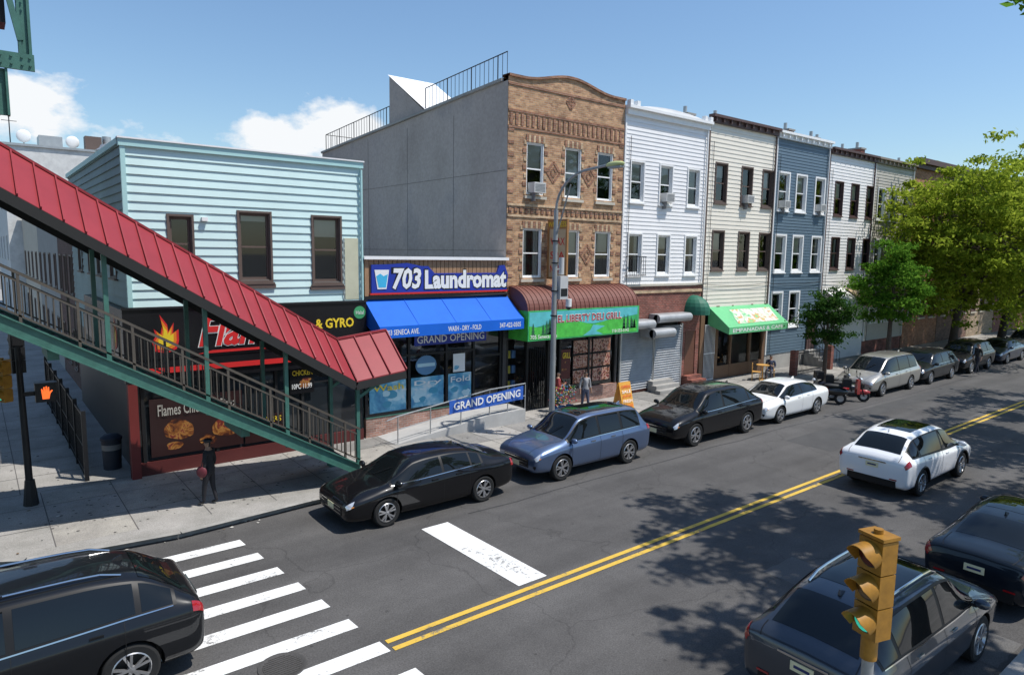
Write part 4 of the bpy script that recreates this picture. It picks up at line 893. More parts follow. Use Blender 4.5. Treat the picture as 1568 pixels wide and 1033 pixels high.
CG=M('car_glass',(.006,.008,.009),.015,var=0,spec=.5); TIRE=M('tyre',(.020,.020,.020),.85,var=.1,spec=.3); RIM=M('rim_alloy',(.50,.50,.51),.3,metal=.8,var=.05); RIMD=M('rim_dark',(.015,.015,.015),.5,metal=.2)
TRIM=M('car_trim',(.012,.012,.013),.45,var=0,spec=.3); HL=M('headlamp',(.6,.62,.65),.06,var=0,metal=.4,coat=1); TL=M('tail_lamp',(.30,.01,.012),.12,var=0,coat=1); CHR=M('chrome',(.6,.6,.6),.12,metal=1,var=0); PLATE=M('plate',(.75,.7,.45),.5,var=0)
PLT=M('plate_text',(.02,.03,.12),.5,var=0); AMB=M('amber',(.6,.2,.02),.2,var=0)
def car(name,x,y,rot,kind,col,L=None,W=None,H=None,metal=.35,rails=False,clad=False,sunroof=False,rough=.3):
    K=KIND[kind]; T=np.array(K['T']); sx=(L or K['L'])/K['L']; sy=(W or K['W'])/K['W']; sz=(H or K['H'])/K['H']
    dk=max(col)<.03
    PT=M('paint_%.3f%.3f%.3f'%col,col,rough,metal=metal,var=0,coat=.75 if dk else 1.,spec=.1 if dk else .4)
    def S(t,s):
        q=hermite(T,t); X,zb_,wm,zs,wb,zt,wt=q; hh=max(0,min(1,(zt-zs)/.35))
        pts=np.array([(0,zb_),(.80*wm,zb_),(.955*wm,zb_+.10),(wm*.985,zb_+.40*(zs-zb_)),(wm,zb_+.78*(zs-zb_)),(wb,zs),(wt,zt-.06*hh-.012),(wt*.6,zt-.012),(0,zt)])
        yz=hermite(pts,s); return Vector((X*sx,yz[0]*sy,yz[1]*sz))
    g=G(name,(x,y,0),rot)
    nt_=[i*(len(T)-1)/72 for i in range(73)]; ns=[i*8/32 for i in range(33)]
    half=[[S(t,s) for s in ns] for t in nt_]; vs=[];fs=[];R=64
    for row in half:
        vs+=[row[k] for k in range(33)]+[Vector((p.x,-p.y,p.z)) for p in row[31:0:-1]]
    for i in range(72):
        for k in range(R): fs.append((i*R+k,(i+1)*R+k,(i+1)*R+(k+1)%R,i*R+(k+1)%R))
    fs.append(tuple(range(R))[::-1]); fs.append(tuple(72*R+k for k in range(R)))
    me=bpy.data.meshes.new('body'); me.from_pydata([v[:] for v in vs],[],fs); me.materials.append(PT); me.materials.append(TRIM)
    bo=bpy.data.objects.new('body',me); COL.objects.link(bo)
    bm=bmesh.new(); bm.from_mesh(me); bmesh.ops.recalc_face_normals(bm,faces=bm.faces); bm.to_mesh(me); bm.free()
    r=K['r']*sz; wx=[a*sx for a in K['wx']]; yw=(K['W']/2)*sy
    cv=[];cf=[]
    for a in wx:
        for sd in (1,-1):
            o=len(cv); n=28
            for k in range(n):
                t=2*math.pi*k/n
                for yy in (yw-.27,yw+.2): cv.append((a+(r+.055)*math.cos(t),sd*yy,r+(r+.055)*math.sin(t)))
            for k in range(n):
                j=(k+1)%n; cf.append((o+2*k,o+2*j,o+2*j+1,o+2*k+1))
            cf.append(tuple(o+2*k for k in range(n))); cf.append(tuple(o+2*k+1 for k in range(n)))
    cm=bpy.data.meshes.new('c'); cm.from_pydata(cv,[],cf); cm.materials.append(PT); cm.materials.append(TRIM); cm.polygons.foreach_set('material_index',[1]*len(cf))
    bm=bmesh.new(); bm.from_mesh(cm); bmesh.ops.recalc_face_normals(bm,faces=bm.faces); bm.to_mesh(cm); bm.free()
    co=bpy.data.objects.new('c',cm); COL.objects.link(co)
    md=bo.modifiers.new('b','BOOLEAN'); md.operation='DIFFERENCE'; md.object=co; md.solver='EXACT'
    bpy.context.view_layer.update(); dg=bpy.context.evaluated_depsgraph_get()
    m2=bpy.data.meshes.new_from_object(bo.evaluated_get(dg)); bo.modifiers.clear(); bo.data=m2
    bpy.data.objects.remove(co)
    m2.polygons.foreach_set('use_smooth',[True]*len(m2.polygons)); m2.set_sharp_from_angle(angle=math.radians(35))
    def patch(part,mat,t0,t1,s0,s1,off=.005,nt=14,nn=6,sides=(1,-1),t0b=None,t1b=None):
        for sd in sides:
            vv=[];ff=[]
            for i in range(nt+1):
                for j in range(nn+1):
                    fj=j/nn; a=t0+((t0b if t0b is not None else t0)-t0)*(1-fj); b=t1+((t1b if t1b is not None else t1)-t1)*(1-fj)
                    t=a+(b-a)*i/nt; s=s0+(s1-s0)*fj; e=.02
                    p=S(t,s); dt=S(t+e,s)-S(t-e,s); ds=S(t,min(8,s+e))-S(t,max(0,s-e)); n=dt.cross(ds)
                    if n.length>1e-9: n.normalize()
                    if n.dot(Vector((0 if 1<t<11 else p.x,p.y,p.z-.55)))<0: n=-n
                    q=p+n*off; vv.append((q.x,q.y*sd,q.z))
            for i in range(nt):
                for j in range(nn): ff.append((i*(nn+1)+j,(i+1)*(nn+1)+j,(i+1)*(nn+1)+j+1,i*(nn+1)+j+1))
            g.add(part,mat,vv,ff,True)
    w=K['win']
    patch('window_trim',TRIM,w[0][0]-.08,7.93,5.06,5.93,.003,24)
    for a,b in w: patch('side_glass',CG,a,b,5.14,5.84,.007,12)
    patch('windshield',CG,7.06,7.97,6.2,8,.006,12,8); patch('rear_glass',CG,K['base'][0],K['base'][1],6.25,8,.006,12,8)
    patch('belt_chrome',CHR if not clad else TRIM,w[0][0],7.9,5.02,5.07,.008,24,1)
    if sunroof: patch('sunroof',CG,4.5,6.9,6.7,8,.004,10,6)
    for t in K['seam']: patch('door_seams',TRIM,t,t+.014,1.9,5.0,.003,1,14)
    patch('door_seams',TRIM,K['seam'][0]-.3 if kind=='sedan' else K['seam'][0],K['seam'][-1],1.85,1.9,.003,20,1)
    patch('sills',TRIM,3.3,8.6,1.0,1.75 if clad else 1.3,.006,24,3)
    patch('headlamps',HL,10.1,11.5,4.0,4.85,.006,8,5,t0b=10.6); patch('headlamps',AMB,10.3,10.6,4.05,4.2,.008,3,2)
    patch('tail_lamps',TL,*K['tail'],off=.008,nt=8,nn=4)
    patch('lower_grille',TRIM,11.2,11.95,1.8,3.2,.004,6,5)
    patch('hood_seam',TRIM,8.1,11.0,6.02,6.06,.003,16,1)
    patch('tailgate_seam',TRIM,1.0,3.0,6.02,6.08,.004,8,1)
    patch('fuel_door',TRIM,2.9,2.915,4.0,4.5,.003,1,4,sides=(1,))
    a=S(7.93,7.9)+Vector((0.02,0,.02)); b=S(7.5,7.2)+Vector((.02,0,.02)); g.bar('wipers',TRIM,(a.x,a.y-.05,a.z),(b.x,b.y,b.z),.02,.012); g.bar('wipers',TRIM,(a.x,a.y-.6,a.z),(b.x,b.y-.65,b.z),.02,.012)
    q5=S(4.25,8); g.hexa('antenna_fin',PT,[(q5.x-.1,-.02,q5.z-.01),(q5.x+.1,-.02,q5.z-.01),(q5.x+.1,.02,q5.z-.01),(q5.x-.1,.02,q5.z-.01),(q5.x-.09,-.006,q5.z+.07),(q5.x-.03,-.006,q5.z+.05),(q5.x-.03,.006,q5.z+.05),(q5.x-.09,.006,q5.z+.07)])
    xf=(K['T'][-1][0])*sx; xr=K['T'][0][0]*sx; q=K['T'][-1]
    g.box('grille',TRIM,xf-.02,xf+.012,-.52*sy,.52*sy,(q[1]+.04)*sz,(q[3]-.03)*sz)
    for k in range(3): g.box('grille',CHR,xf+.012,xf+.018,-.5*sy,.5*sy,(q[1]+.07+.08*k)*sz,(q[1]+.085+.08*k)*sz)
    g.box('front_plate',PLATE,xf+.018,xf+.028,-.15,.15,.42*sz,.55*sz)
    q=K['T'][0]; zp=.72 if kind=='sedan' else .84
    g.box('rear_plate',PLATE,xr-.014,xr+.02,-.16,.16,(zp-.06)*sz,(zp+.07)*sz); g.box('rear_plate',PLT,xr-.017,xr-.014,-.11,.11,(zp-.015)*sz,(zp+.025)*sz)
    g.box('rear_bumper',TRIM,xr-.008,xr+.1,-.62*sy,.62*sy,(q[1]-.12)*sz,(q[1]+.06)*sz)
    for sd in (1,-1): g.box('reflectors',TL,xr-.012,xr+.0,sd*.55-.09,sd*.55+.09,(q[1]+.075)*sz,(q[1]+.105)*sz)
    if kind!='sedan': g.box('rear_bumper',CHR,xr-.02,xr+.0,-.35,.35,(zp+.11)*sz,(zp+.14)*sz)
    for sd in (1,-1):
        p=S(7.75,5.0); g.sph('mirrors',PT,(p.x-.02,sd*(p.y+.13),p.z+.07),(.07,.115,.075)); g.box('mirrors',TRIM,p.x-.05,p.x+.02,sd*(p.y+.03)-.04,sd*(p.y+.03)+.04,p.z,p.z+.05)
        for t in (K['seam'][0]+.35,K['seam'][1]+.35):
            p=S(t,4.55); g.box('door_handles',CHR if metal>.1 else PT,p.x-.0,p.x+.17,sd*p.y-.02 if sd<0 else sd*p.y-.005,sd*p.y+.005 if sd<0 else sd*p.y+.02,p.z-.012,p.z+.018)
        if rails:
            pr=[S(t,6.45)+Vector((0,0,.05)) for t in (4.25,4.6,5,5.5,6,6.5,6.9)]; pr=[(p.x,sd*p.y,p.z) for p in pr]; pr[0]=(pr[0][0],pr[0][1],pr[0][2]-.04); pr[-1]=(pr[-1][0],pr[-1][1],pr[-1][2]-.04)
            g.path('roof_rails',CHR,pr,.018,6)
        if clad:
            for a in wx:
                pp=[(a+(r+.075)*math.cos(tt),sd*(yw-.01),r+(r+.075)*math.sin(tt)) for tt in np.linspace(-.1,math.pi+.1,15)]; g.path('arch_cladding',TRIM,pp,.03,6)
        for a in wx:
            yc=sd*(yw-.125)
            g.lathe('tyres',TIRE,[(r*.66,-.1),(r*.9,-.112),(r*.985,-.09),(r,-.05),(r,.05),(r*.985,.09),(r*.9,.112),(r*.66,.1)],(a,yc,r),'y',30)
            g.lathe('rims',RIM,[(r*.68,.1*sd),(r*.64,.112*sd),(r*.60,.07*sd)],(a,yc,r),'y',30)
            g.lathe('rims',RIMD,[(r*.62,.075*sd),(r*.58,.01*sd),(0,.01*sd)],(a,yc,r),'y',20)
            ph=random.random()*6
            for k in range(5):
                for dd in (-.2,.2):
                    t=ph+2*math.pi*k/5
                    p0=(a+r*.1*math.cos(t),yc+.085*sd,r+r*.1*math.sin(t)); p1=(a+r*.64*math.cos(t+dd),yc+.10*sd,r+r*.64*math.sin(t+dd))
                    g.bar('rims',RIM,p0,p1,.03,.035)
            g.lathe('rims',RIM,[(0,.105*sd),(r*.13,.10*sd),(r*.17,.07*sd)],(a,yc,r),'y',14)
    em=g.done(); bo.parent=em
car('parked_sedan',8.45,14.25,PI,'sedan',(.006,.006,.007),metal=0)
car('parked_suv',13.85,14.3,PI,'suv',(.11,.16,.27),metal=.6,sunroof=True)
car('parked_suv',19.85,14.32,PI,'cuv',(.007,.007,.008),L=4.98,W=1.96,H=1.75,metal=0)
car('parked_sedan',25.0,14.3,PI,'sedan',(.80,.80,.79),metal=0)
car('parked_minivan',33.8,14.35,PI,'van',(.42,.40,.36),metal=.5)
car('parked_suv',38.9,14.3,PI,'suv',(.014,.016,.018),H=1.55,metal=0)
car('parked_suv',44.4,14.3,PI,'suv',(.013,.013,.014),metal=0)
car('parked_sedan',50.4,14.3,PI,'sedan',(.03,.04,.07)); car('parked_suv',56,14.3,PI,'suv',(.1,.1,.1)); car('parked_sedan',62,14.3,PI,'sedan',(.3,.3,.3))
car('driving_suv',20.7,7.8,0,'cuv',(.80,.81,.82),metal=0,clad=True,H=1.64,sunroof=True)
car('parked_suv',10.55,4.15,0,'cuv',(.045,.055,.072),metal=.5,rails=True,L=4.65,sunroof=True)
car('parked_sedan',16.2,3.95,0,'sedan',(.008,.012,.018),L=4.85,metal=0,sunroof=True)
car('parked_sedan',22.2,3.95,0,'sedan',(.12,.012,.012))
car('driving_suv',.0,11.1,PI,'cuv',(.008,.009,.011),L=4.8,W=1.9,H=1.70,rails=True,metal=0)
# ------------------------------------------------------------------ scooters
def scooter(x,y,rot,col):
    g=G('motor_scooter',(x,y,0),rot); c=M('scooter_%.2f'%col[0],col,.3,coat=.6,var=0)
    for a in (-.62,.62):
        g.lathe('wheels',TIRE,[(.14,-.05),(.22,-.06),(.25,-.03),(.25,.03),(.22,.06),(.14,.05)],(a,0,.25),'y',20); g.lathe('wheels',RIM,[(0,.03),(.14,.04)],(a,0,.25)); g.lathe('wheels',RIM,[(0,-.03),(.14,-.04)],(a,0,.25))
    g.bar('fork',BLACK,(.62,.08,.25),(.42,.08,.95),.04,.04); g.bar('fork',BLACK,(.62,-.08,.25),(.42,-.08,.95),.04,.04)
    g.sph('fender',c,(.62,0,.42),(.26,.08,.12)); g.hexa('leg_shield',c,[(.30,-.22,.35),(.42,-.2,.35),(.42,.2,.35),(.30,.22,.35),(.30,-.16,.95),(.42,-.14,.98),(.42,.14,.98),(.30,.16,.95)])
    g.box('floor',BLACK,-.15,.34,-.18,.18,.28,.36); g.sph('body',c,(-.45,0,.55),(.48,.2,.2)); g.sph('seat',M('seat_black',(.02,.02,.02),.6),(-.35,0,.78),(.42,.15,.09))
    g.box('top_box',BLACK,-1.0,-.66,-.2,.2,.78,1.12); g.cyl('handlebar',BLACK,(.36,-.34,1.05),(.36,.34,1.05),.02); g.sph('headlight',HL,(.46,0,.98),(.08,.1,.08))
    for s in (1,-1): g.cyl('mirrors',BLACK,(.36,.22*s,1.05),(.34,.28*s,1.25),.01); g.sph('mirrors',BLACK,(.34,.29*s,1.28),(.02,.07,.05))
    g.cyl('exhaust',GREYM,(-.2,-.16,.25),(-.85,-.18,.35),.05); g.bar('stand',BLACK,(-.1,.1,.3),(-.1,.28,.0),.02,.02); g.done()
scooter(28.6,14.3,2.1,(.01,.01,.01)); scooter(29.9,13.9,-.9,(.35,.02,.02)); scooter(30.5,14.7,-.8,(.02,.02,.03))
# ------------------------------------------------------------------ traffic signals
SY=M('signal_yellow',(.30,.145,.018),.5,var=.3,scale=9,spec=.3); LENS_G=M('lens_green',(.02,.42,.30),.2,var=0,emit=.8); LENS_R=M('lens_red_off',(.08,.01,.01),.15,var=0); LENS_Y=M('lens_amber_off',(.13,.06,.01),.15,var=0)
def head(g,c,ang,mat=SY,lenses=(LENS_R,LENS_Y,LENS_G),s=.31,a=.135):
    d=Vector((math.cos(ang),math.sin(ang),0)); n=Vector((-d.y,d.x,0)); c=Vector(c); rl=a*.82
    for k in range(3):
        o=c-Vector((0,0,s*(k+1))); b_=.012
        lo=[o-n*a-d*.10,o+n*a-d*.10,o+n*a+d*.08,o-n*a+d*.08]
        g.hexa('housing',mat,lo+[p+Vector((0,0,s-b_)) for p in lo])
        lo=[o-n*(a-.02)-d*.12,o+n*(a-.02)-d*.12,o+n*(a-.02)-d*.1,o-n*(a-.02)-d*.1]
        g.hexa('housing',mat,[p+Vector((0,0,.03)) for p in lo]+[p+Vector((0,0,s-.04)) for p in lo])
        m=o+Vector((0,0,s/2))+d*.08; K_=16
        g.poly('lens_ring',BLACK,[m+n*(rl+.012)*math.cos(2*PI*j/K_)+Vector((0,0,(rl+.012)*math.sin(2*PI*j/K_)))+d*.006 for j in range(K_)])
        g.poly('lens',lenses[k],[m+n*rl*math.cos(2*PI*j/K_)+Vector((0,0,rl*math.sin(2*PI*j/K_)))+d*.012 for j in range(K_)])
        vs=[];fs=[];R_=rl+.015
        for j in range(17):
            t=math.radians(-30+240*j/16); e=n*R_*math.cos(t)+Vector((0,0,R_*math.sin(t))); ln=.17*(.30+.70*min(1,max(0,math.sin(t)+.45)))
            vs+=[m+e,m+e+d*ln-Vector((0,0,.02)),m+e*1.06+d*ln-Vector((0,0,.02)),m+e*1.06]
        for j in range(16):
            for q in range(4): fs.append((4*j+q,4*j+4+q,4*j+4+(q+1)%4,4*j+(q+1)%4))
        g.add('visors',mat,vs,fs,True)
    o=c; lo=[o-n*(a+.01)-d*.11,o+n*(a+.01)-d*.11,o+n*(a+.01)+d*.09,o-n*(a+.01)+d*.09]
    g.hexa('cap',mat,lo+[p*1.0+Vector((0,0,.03)) for p in lo]); g.cyl('cap',mat,o+Vector((0,0,.03)),o+Vector((0,0,.07)),.04)
g=G('traffic_signal'); sx_,sy_=6.02,2.45
g.cyl('pole',LP,(sx_,sy_,.14),(sx_,sy_,2.75),.055,.05,n=12); g.cyl('base',LP,(sx_,sy_,.14),(sx_,sy_,.6),.14,.1,n=12)
g.cyl('collar',SY,(sx_,sy_,2.70),(sx_,sy_,2.92),.07,n=12)
head(g,(sx_,sy_,3.82),math.radians(163),s=.30,a=.12)
g.done()
g=G('pedestrian_signal_pole'); px,py=.78,19.2
g.cyl('pole',BLACK,(px,py,.14),(px-.05,py,3.9),.08,.06,n=12); g.cyl('base',BLACK,(px,py,.14),(px,py,.75),.16,.1,n=8)
g.box('ped_signal',BLACK,px+.22,px+.62,py-.2,py+.1,2.6,3.05); g.box('ped_signal',BLACK,px,px+.25,py-.05,py+.05,2.75,2.85)
g.box('ped_visor',BLACK,px+.2,px+.64,py-.38,py-.2,3.05,3.08)
OH=M('hand_orange',(.8,.12,.02),.5,var=0,emit=1.5)
hx,hz=px+.42,2.8
g.poly('hand',OH,[(hx-.07,py-.205,hz-.13),(hx+.06,py-.205,hz-.13),(hx+.09,py-.205,hz+.0),(hx+.14,py-.205,hz+.06),(hx+.12,py-.205,hz+.08),(hx+.07,py-.205,hz+.04),(hx+.07,py-.205,hz+.15),(hx+.045,py-.205,hz+.15),(hx+.035,py-.205,hz+.06),(hx+.03,py-.205,hz+.17),(hx+.0,py-.205,hz+.17),(hx-.005,py-.205,hz+.06),(hx-.02,py-.205,hz+.16),(hx-.045,py-.205,hz+.15),(hx-.045,py-.205,hz+.05),(hx-.07,py-.205,hz+.12),(hx-.09,py-.205,hz+.11)])
head(g,(px-.36,py-.3,3.65),math.radians(-150)); head(g,(px-.05,py+.25,4.2),math.radians(100),BLACK)
g.done()
# ------------------------------------------------------------------ fence, street bits
g=G('iron_fence')
for k in range(80):
    y_=20.4+k*.14; g.box('bars',BLACK,2.04,2.06,y_-.01,y_+.01,.14,1.9)
for z in (.3,1.0,1.85): g.box('rails',BLACK,2.03,2.07,20.4,31.6,z-.02,z+.02)
for k in range(7): y_=20.4+k*1.85; g.box('posts',BLACK,2.0,2.1,y_-.05,y_+.05,.14,2.0)
g.done()
g=G('trash_bin'); g.lathe('drum',M('bin_dark',(.015,.02,.035),.6),[(.22,0),(.25,.8),(.27,.82),(.27,.88),(.18,.96),(0,.98)],(2.75,21.2,.14),'z',20); g.lathe('band',M('bin_label',(.2,.2,.2),.5),[(.243,.55),(.249,.7)],(2.75,21.2,.14),'z',20); g.done()
g=G('a_frame_sign'); OG=M('sandwich_orange',(.7,.35,.05),.5)
for s in (1,-1): g.hexa('board',OG,[(19.6,18.0-.3*s-.01,.16),(20.25,18.0-.3*s-.01,.16),(20.25,18.0-.3*s+.01,.16),(19.6,18.0-.3*s+.01,.16),(19.6,18.0-.02*s-.01,1.25),(20.25,18.0-.02*s-.01,1.25),(20.25,18.0-.02*s+.01,1.25),(19.6,18.0-.02*s+.01,1.25)])
nn=Vector((0,.28,1.09)).normalized()
for j in range(5): text(g,'lettering',WP if j%2 else RED,['TACOS','FRESH','JUICE','SALE','OPEN'][j],(19.67,17.68+.05*j,.3+.18*j),u,nn,.5,.12,0,.01)
g.done()
g=G('flower_stand')
for k in range(3):
    g.lathe('buckets',M('bucket',(.03,.1,.25),.5),[(.12,0),(.16,.35)],(16.9+.4*k,18.7,.14),'z',12)
    rr=random.Random(k)
    for j in range(80):
        c=M('fl%d'%(j%5),[(.45,.05,.08),(.45,.30,.05),(.04,.16,.05),(.35,.35,.35),(.05,.18,.38)][j%5],.6,var=0)
        g.sph('flowers',c,(16.9+.4*k+rr.gauss(0,.11),18.7+rr.gauss(0,.11),.6+rr.random()*.65),(.032,.032,.028),6,4)
g.done()
def chair(x,y,rot):
    g=G('cafe_chair',(x,y,.14),rot); c=M('chair_yellow',(.55,.30,.08),.5)
    g.box('seat',c,-.2,.2,-.2,.2,.43,.46)
    for a in (-.18,.18):
        g.bar('legs',c,(a,-.18,0),(a,-.18,.43),.03,.03); g.bar('legs',c,(a,.18,0),(a,.2,.85),.03,.03)
    for z in (.6,.72,.83): g.bar('backrest',c,(-.18,.2,z),(.18,.2,z),.02,.06)
    g.done()
chair(30.2,18.6,.5); chair(31.3,18.5,-.9)
g=G('cafe_table'); g.lathe('top',M('chair_yellow',(.55,.3,.08),.5),[(0,.75),(.32,.75),(.32,.72),(.04,.71),(.04,.03),(.25,0)],(30.75,18.6,.14),'z',18); g.done()
g=G('front_yard_gate')
for k in range(26): g.box('bars',BLACK,33.3+k*.13,33.32+k*.13,18.3,18.32,.14,1.3)
for z in (.3,1.25): g.box('rails',BLACK,33.3,36.7,18.29,18.33,z,z+.04)
g.box('pillar',RBR,33.0,33.3,18.15,18.45,.14,1.45); g.box('pillar',RBR,36.7,37.0,18.15,18.45,.14,1.45); g.done()
g=G('kerb_litter'); rr=random.Random(9); LT=M('litter',(.5,.48,.44),.8); LB=M('dead_leaves',(.16,.10,.05),.9)
for k in range(170):
    x=rr.uniform(0,40); y_=rr.uniform(15.3,15.7) if rr.random()<.6 else rr.uniform(16.1,19); z_=.006 if y_<15.85 else .152
    s=rr.uniform(.02,.06); t=rr.random()*6
    g.poly('scraps',LT if rr.random()<.35 else LB,[(x+s*math.cos(t+q)*rr.uniform(.6,1),y_+s*math.sin(t+q)*rr.uniform(.6,1),z_+rr.uniform(0,.012)) for q in (0,1.6,3.1,4.7)])
g.done()
# ------------------------------------------------------------------ people
def person(name,x,y,rot,top,pants,skin=(.30,.17,.11),hair=(.015,.012,.01),h=1.7,sit=False,z=.14,arms='phone',stride=.12,bag=None,cap=False):
    J={};V=[];E=[];Rr=[]
    def v(k,p,r): J[k]=len(V); V.append(p); Rr.append(r)
    def e(a,b): E.append((J[a],J[b]))
    v('pel',(0,0,.95),(.15,.12)); v('wa',(0,0,1.10),(.135,.10)); v('ch',(.01,0,1.28),(.165,.115)); v('up',(0,0,1.40),(.13,.09)); v('ne',(0,0,1.49),(.052,.052)); v('h0',(.02,0,1.56),(.075,.07)); v('h1',(.015,0,1.63),(.095,.08)); v('h2',(.0,0,1.69),(.07,.065))
    for a,b in (('pel','wa'),('wa','ch'),('ch','up'),('up','ne'),('ne','h0'),('h0','h1'),('h1','h2')): e(a,b)
    for s,q in ((1,'l'),(-1,'r')):
        st=stride*s
        if sit: leg=[(.05,.1*s,.93),(.45,.12*s,.93),(.5,.12*s,.5),(.58,.12*s,.46)]
        else: leg=[(0,.095*s,.88),(.03+st*.5,.10*s,.49),(st,.10*s,.09),(st+.15,.115*s,.045)]
        rs=[(.10,.10),(.062,.062),(.04,.04),(.035,.05)]
        for i,(p,r_) in enumerate(zip(leg,rs)): v(q+'L%d'%i,p,r_)
        e('pel',q+'L0')
        for i in range(3): e(q+'L%d'%i,q+'L%d'%(i+1))
        sh=(0,.18*s,1.40)
        if arms=='phone': el=(.02,.24*s,1.13); wr=(.24,.10*s,1.18); fd=Vector((.6,-.3*s,.5)).normalized()
        else: el=(-.03,.25*s,1.12); wr=(.05,.27*s,.88); fd=Vector((.15,0,-1)).normalized()
        v(q+'A0',sh,(.065,.065)); v(q+'A1',el,(.045,.045)); v(q+'A2',wr,(.028,.028)); pa=Vector(wr)+fd*.07; v(q+'A3',pa[:],(.036,.018))
        e('up',q+'A0'); e(q+'A0',q+'A1'); e(q+'A1',q+'A2'); e(q+'A2',q+'A3')
        side=fd.cross(Vector((0,1,0))).normalized()
        for f_,(o_,ln) in enumerate(((-.028,.075),(-.01,.085),(.01,.08),(.028,.06))):
            a=pa+side*o_+fd*.02; b=a+fd*ln*.55; c=b+(fd+Vector((0,-.7*s,0))).normalized()*ln*.5
            v(q+'F%da'%f_,a[:],(.009,.009)); v(q+'F%db'%f_,b[:],(.0085,.0085)); v(q+'F%dc'%f_,c[:],(.007,.007)); e(q+'A3',q+'F%da'%f_); e(q+'F%da'%f_,q+'F%db'%f_); e(q+'F%db'%f_,q+'F%dc'%f_)
        a=Vector(wr)+fd*.03-side*.03; b=a-side*.03+fd*.03; v(q+'Ta',a[:],(.011,.011)); v(q+'Tb',b[:],(.009,.009)); e(q+'A2',q+'Ta'); e(q+'Ta',q+'Tb')
    me=bpy.data.meshes.new('p'); me.from_pydata(V,E,[]); ob=bpy.data.objects.new('p',me); COL.objects.link(ob)
    md=ob.modifiers.new('s','SKIN'); md.use_smooth_shade=True
    for i,sv in enumerate(me.skin_vertices[0].data): sv.radius=Rr[i]; sv.use_root=(i==0)
    sb=ob.modifiers.new('u','SUBSURF'); sb.levels=1; sb.render_levels=1
    bpy.context.view_layer.update(); dg=bpy.context.evaluated_depsgraph_get(); m2=bpy.data.meshes.new_from_object(ob.evaluated_get(dg)); bpy.data.objects.remove(ob)
    tag=name+str(x)
    mats=[M('top'+tag,top,.85,var=.15,scale=9),M('pants'+tag,pants,.85,var=.15,scale=9),M('skin'+tag,skin,.55,var=.05),M('hair'+tag,hair,.6,var=.2,scale=20),M('shoe'+tag,(.03,.03,.03),.5)]
    m2.materials.clear()
    for m_ in mats: m2.materials.append(m_)
    wrs=[Vector(V[J['lA2']]),Vector(V[J['rA2']])]
    for p in m2.polygons:
        c=p.center; k=0
        if c.z>1.46: k=2
        elif min((c-w_).length for w_ in wrs)<.13 and (abs(c.y)>.2 or c.x>.14): k=2
        elif c.z<(.09 if not sit else .5): k=4
        elif c.z<.97 and abs(c.y)<.21: k=1
        if c.z>1.64 or (c.z>1.52 and c.x<-.02): k=3
        p.material_index=k; p.use_smooth=True
    s=h/1.74; g=G(name,(x,y,z-(.48*s if sit else 0)),rot,s)
    g.sph('nose',mats[2],(.105,0,1.60),(.018,.012,.018),6,4)
    for sd in (1,-1): g.sph('ears',mats[2],(0,.085*sd,1.60),(.018,.01,.03),6,4); g.sph('eyes',M('eye',(.02,.02,.02),.2,var=0),(.095,.032*sd,1.625),(.008,.012,.007),6,4)
    g.sph('mouth',M('lip',(.3,.1,.09),.5,var=0),(.093,0,1.56),(.006,.022,.006),6,4)
    if arms=='phone': g.hexa('phone',BLACK,[(.30,-.04,1.22),(.32,-.04,1.22),(.32,.04,1.22),(.30,.04,1.22),(.34,-.04,1.36),(.35,-.04,1.36),(.35,.04,1.36),(.34,.04,1.36)])
    if cap: g.sph('cap',BLACK,(.01,0,1.69),(.115,.105,.06)); g.hexa('cap_brim',BLACK,[(.08,-.07,1.68),(.19,-.05,1.67),(.19,.05,1.67),(.08,.07,1.68),(.08,-.07,1.69),(.19,-.05,1.68),(.19,.05,1.68),(.08,.07,1.69)])
    if bag:
        g.sph('shoulder_bag',M('bag',bag,.6),(.05,.27,.95),(.14,.06,.15)); g.path('bag_strap',BLACK,[(.05,.27,1.08),(.02,.17,1.44),(-.06,-.02,1.40),(0,-.15,1.2)],.012,5)
    em=g.done(); o=bpy.data.objects.new('figure',m2); o.parent=em; COL.objects.link(o)
person('pedestrian',4.15,16.75,2.4,(.012,.012,.014),(.014,.014,.018),h=1.62,arms='down',bag=(.14,.02,.03),cap=True)
person('pedestrian',42.2,12.9,2.6,(.02,.02,.02),(.03,.03,.04),skin=(.4,.25,.18),h=1.68,stride=.2,arms='down')
person('pedestrian',18.4,18.6,-1.8,(.30,.30,.31),(.05,.06,.1),h=1.62,arms='down')
person('pedestrian',17.5,19.2,-.6,(.30,.05,.05),(.03,.03,.03),h=1.6)
person('seated_customer',31.3,18.5,3.5,(.05,.06,.1),(.05,.05,.06),sit=True)
# ------------------------------------------------------------------ sun, sky, camera
EL=math.radians(63); AZv=Vector((math.cos(math.radians(-52)),math.sin(math.radians(-52)),0))
d=AZv*math.cos(EL)+Vector((0,0,math.sin(EL)))
sd=bpy.data.lights.new('sun','SUN'); sd.energy=5.0; sd.angle=math.radians(.53); sd.color=(1,.955,.89)
so=bpy.data.objects.new('sun',sd); so.rotation_euler=d.to_track_quat('Z','Y').to_euler(); so.location=(0,0,50); COL.objects.link(so)
w=bpy.data.worlds.new('World'); scn.world=w; w.use_nodes=True; nt=w.node_tree; nt.nodes.clear(); N=nt.nodes.new; Lk=nt.links.new
out=N('ShaderNodeOutputWorld'); bg=N('ShaderNodeBackground'); bg.inputs[1].default_value=.135; Lk(bg.outputs[0],out.inputs[0])
sky=N('ShaderNodeTexSky'); sky.sky_type='NISHITA'; sky.sun_disc=False; sky.sun_elevation=EL
sky.sun_rotation=math.atan2(AZv.x,AZv.y); sky.air_density=1.25; sky.dust_density=.5; sky.ozone_density=3.0
tint=N('ShaderNodeVectorMath'); tint.operation='MULTIPLY'; Lk(sky.outputs[0],tint.inputs[0]); tint.inputs[1].default_value=(.90,1.0,1.08)
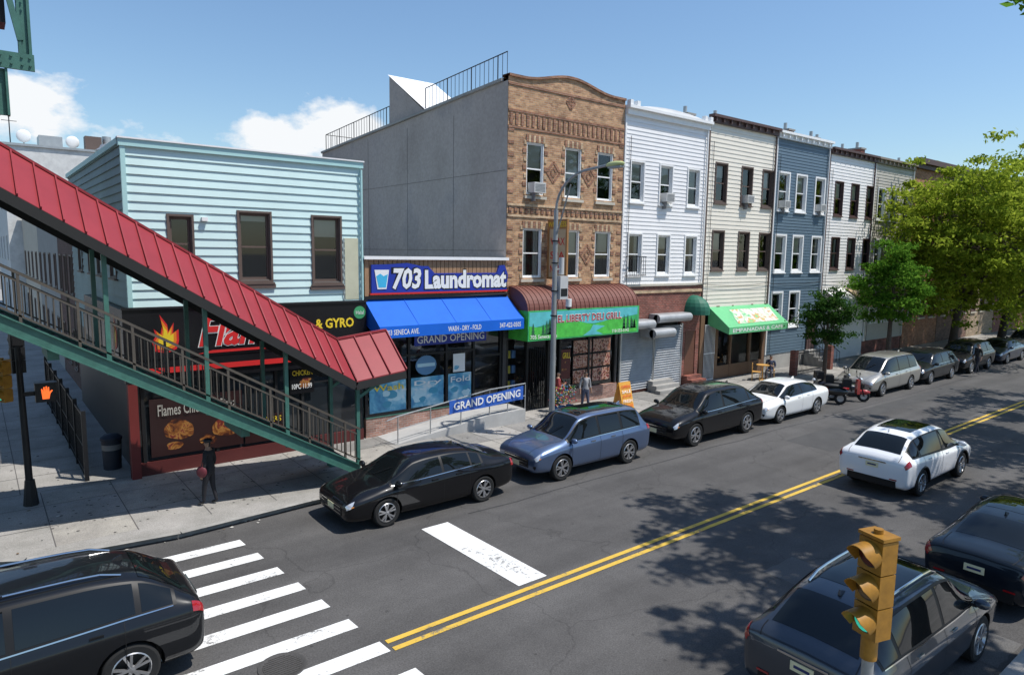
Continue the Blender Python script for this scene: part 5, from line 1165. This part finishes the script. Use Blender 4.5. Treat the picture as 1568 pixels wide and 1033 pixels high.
tc=N('ShaderNodeTexCoord')
def math_(op,a,b=None,clamp=False):
    n=N('ShaderNodeMath'); n.operation=op; n.use_clamp=clamp
    for i,x in enumerate((a,b)):
        if x is None: continue
        if isinstance(x,(int,float)): n.inputs[i].default_value=x
        else: Lk(x,n.inputs[i])
    return n.outputs[0]
nz=N('ShaderNodeTexNoise'); nz.inputs['Scale'].default_value=13; nz.inputs['Detail'].default_value=9; nz.inputs['Roughness'].default_value=.6
mp=N('ShaderNodeMapping'); mp.inputs['Scale'].default_value=(1,1,1.7); Lk(tc.outputs['Generated'],mp.inputs[0]); Lk(mp.outputs[0],nz.inputs['Vector'])
tot=None
for c,r,am in (((.40,.905,.165),.085,1.1),((.33,.93,.14),.08,1.),((.06,.985,.165),.08,1.1),((.0,.98,.15),.08,.9),((.16,.975,.12),.06,.5)):
    cv=Vector(c).normalized(); s1=N('ShaderNodeVectorMath'); s1.operation='SUBTRACT'; Lk(tc.outputs['Generated'],s1.inputs[0]); s1.inputs[1].default_value=cv
    s2=N('ShaderNodeVectorMath'); s2.operation='MULTIPLY'; Lk(s1.outputs[0],s2.inputs[0]); s2.inputs[1].default_value=(1,1,1.5)
    s3=N('ShaderNodeVectorMath'); s3.operation='LENGTH'; Lk(s2.outputs[0],s3.inputs[0])
    q=math_('MULTIPLY',math_('SUBTRACT',1,math_('DIVIDE',s3.outputs['Value'],r)),am)
    q=math_('MAXIMUM',q,-1.)
    tot=q if tot is None else math_('MAXIMUM',tot,q)
den=math_('ADD',math_('MULTIPLY',tot,.55),math_('SUBTRACT',nz.outputs['Fac'],.62))
mk=math_('MULTIPLY',den,6.,True)
mx=N('ShaderNodeMixRGB'); Lk(mk,mx.inputs[0]); Lk(tint.outputs[0],mx.inputs[1]); mx.inputs[2].default_value=(6.9,7.1,7.3,1); Lk(mx.outputs[0],bg.inputs[0])
p_=math.radians(7); yaw=math.radians(51.6)
h=Vector((math.cos(yaw),math.sin(yaw),0)); r_=Vector((math.sin(yaw),-math.cos(yaw),0))
dv=h*math.cos(p_)-Vector((0,0,math.sin(p_))); uv=h*math.sin(p_)+Vector((0,0,math.cos(p_)))
ri=(r_+uv*.015).normalized(); ui=(uv-r_*.015).normalized()
cd=bpy.data.cameras.new('camera'); cd.sensor_width=36; cd.lens=1045/1568*36; cd.clip_end=2000; cd.clip_start=.05
co=bpy.data.objects.new('camera',cd); COL.objects.link(co)
mt=Matrix((ri,ui,-dv)).transposed().to_4x4(); mt.translation=(0,0,6.2); co.matrix_world=mt
scn.camera=co
scn.view_settings.view_transform='Standard'; scn.view_settings.look='None'; scn.view_settings.exposure=0
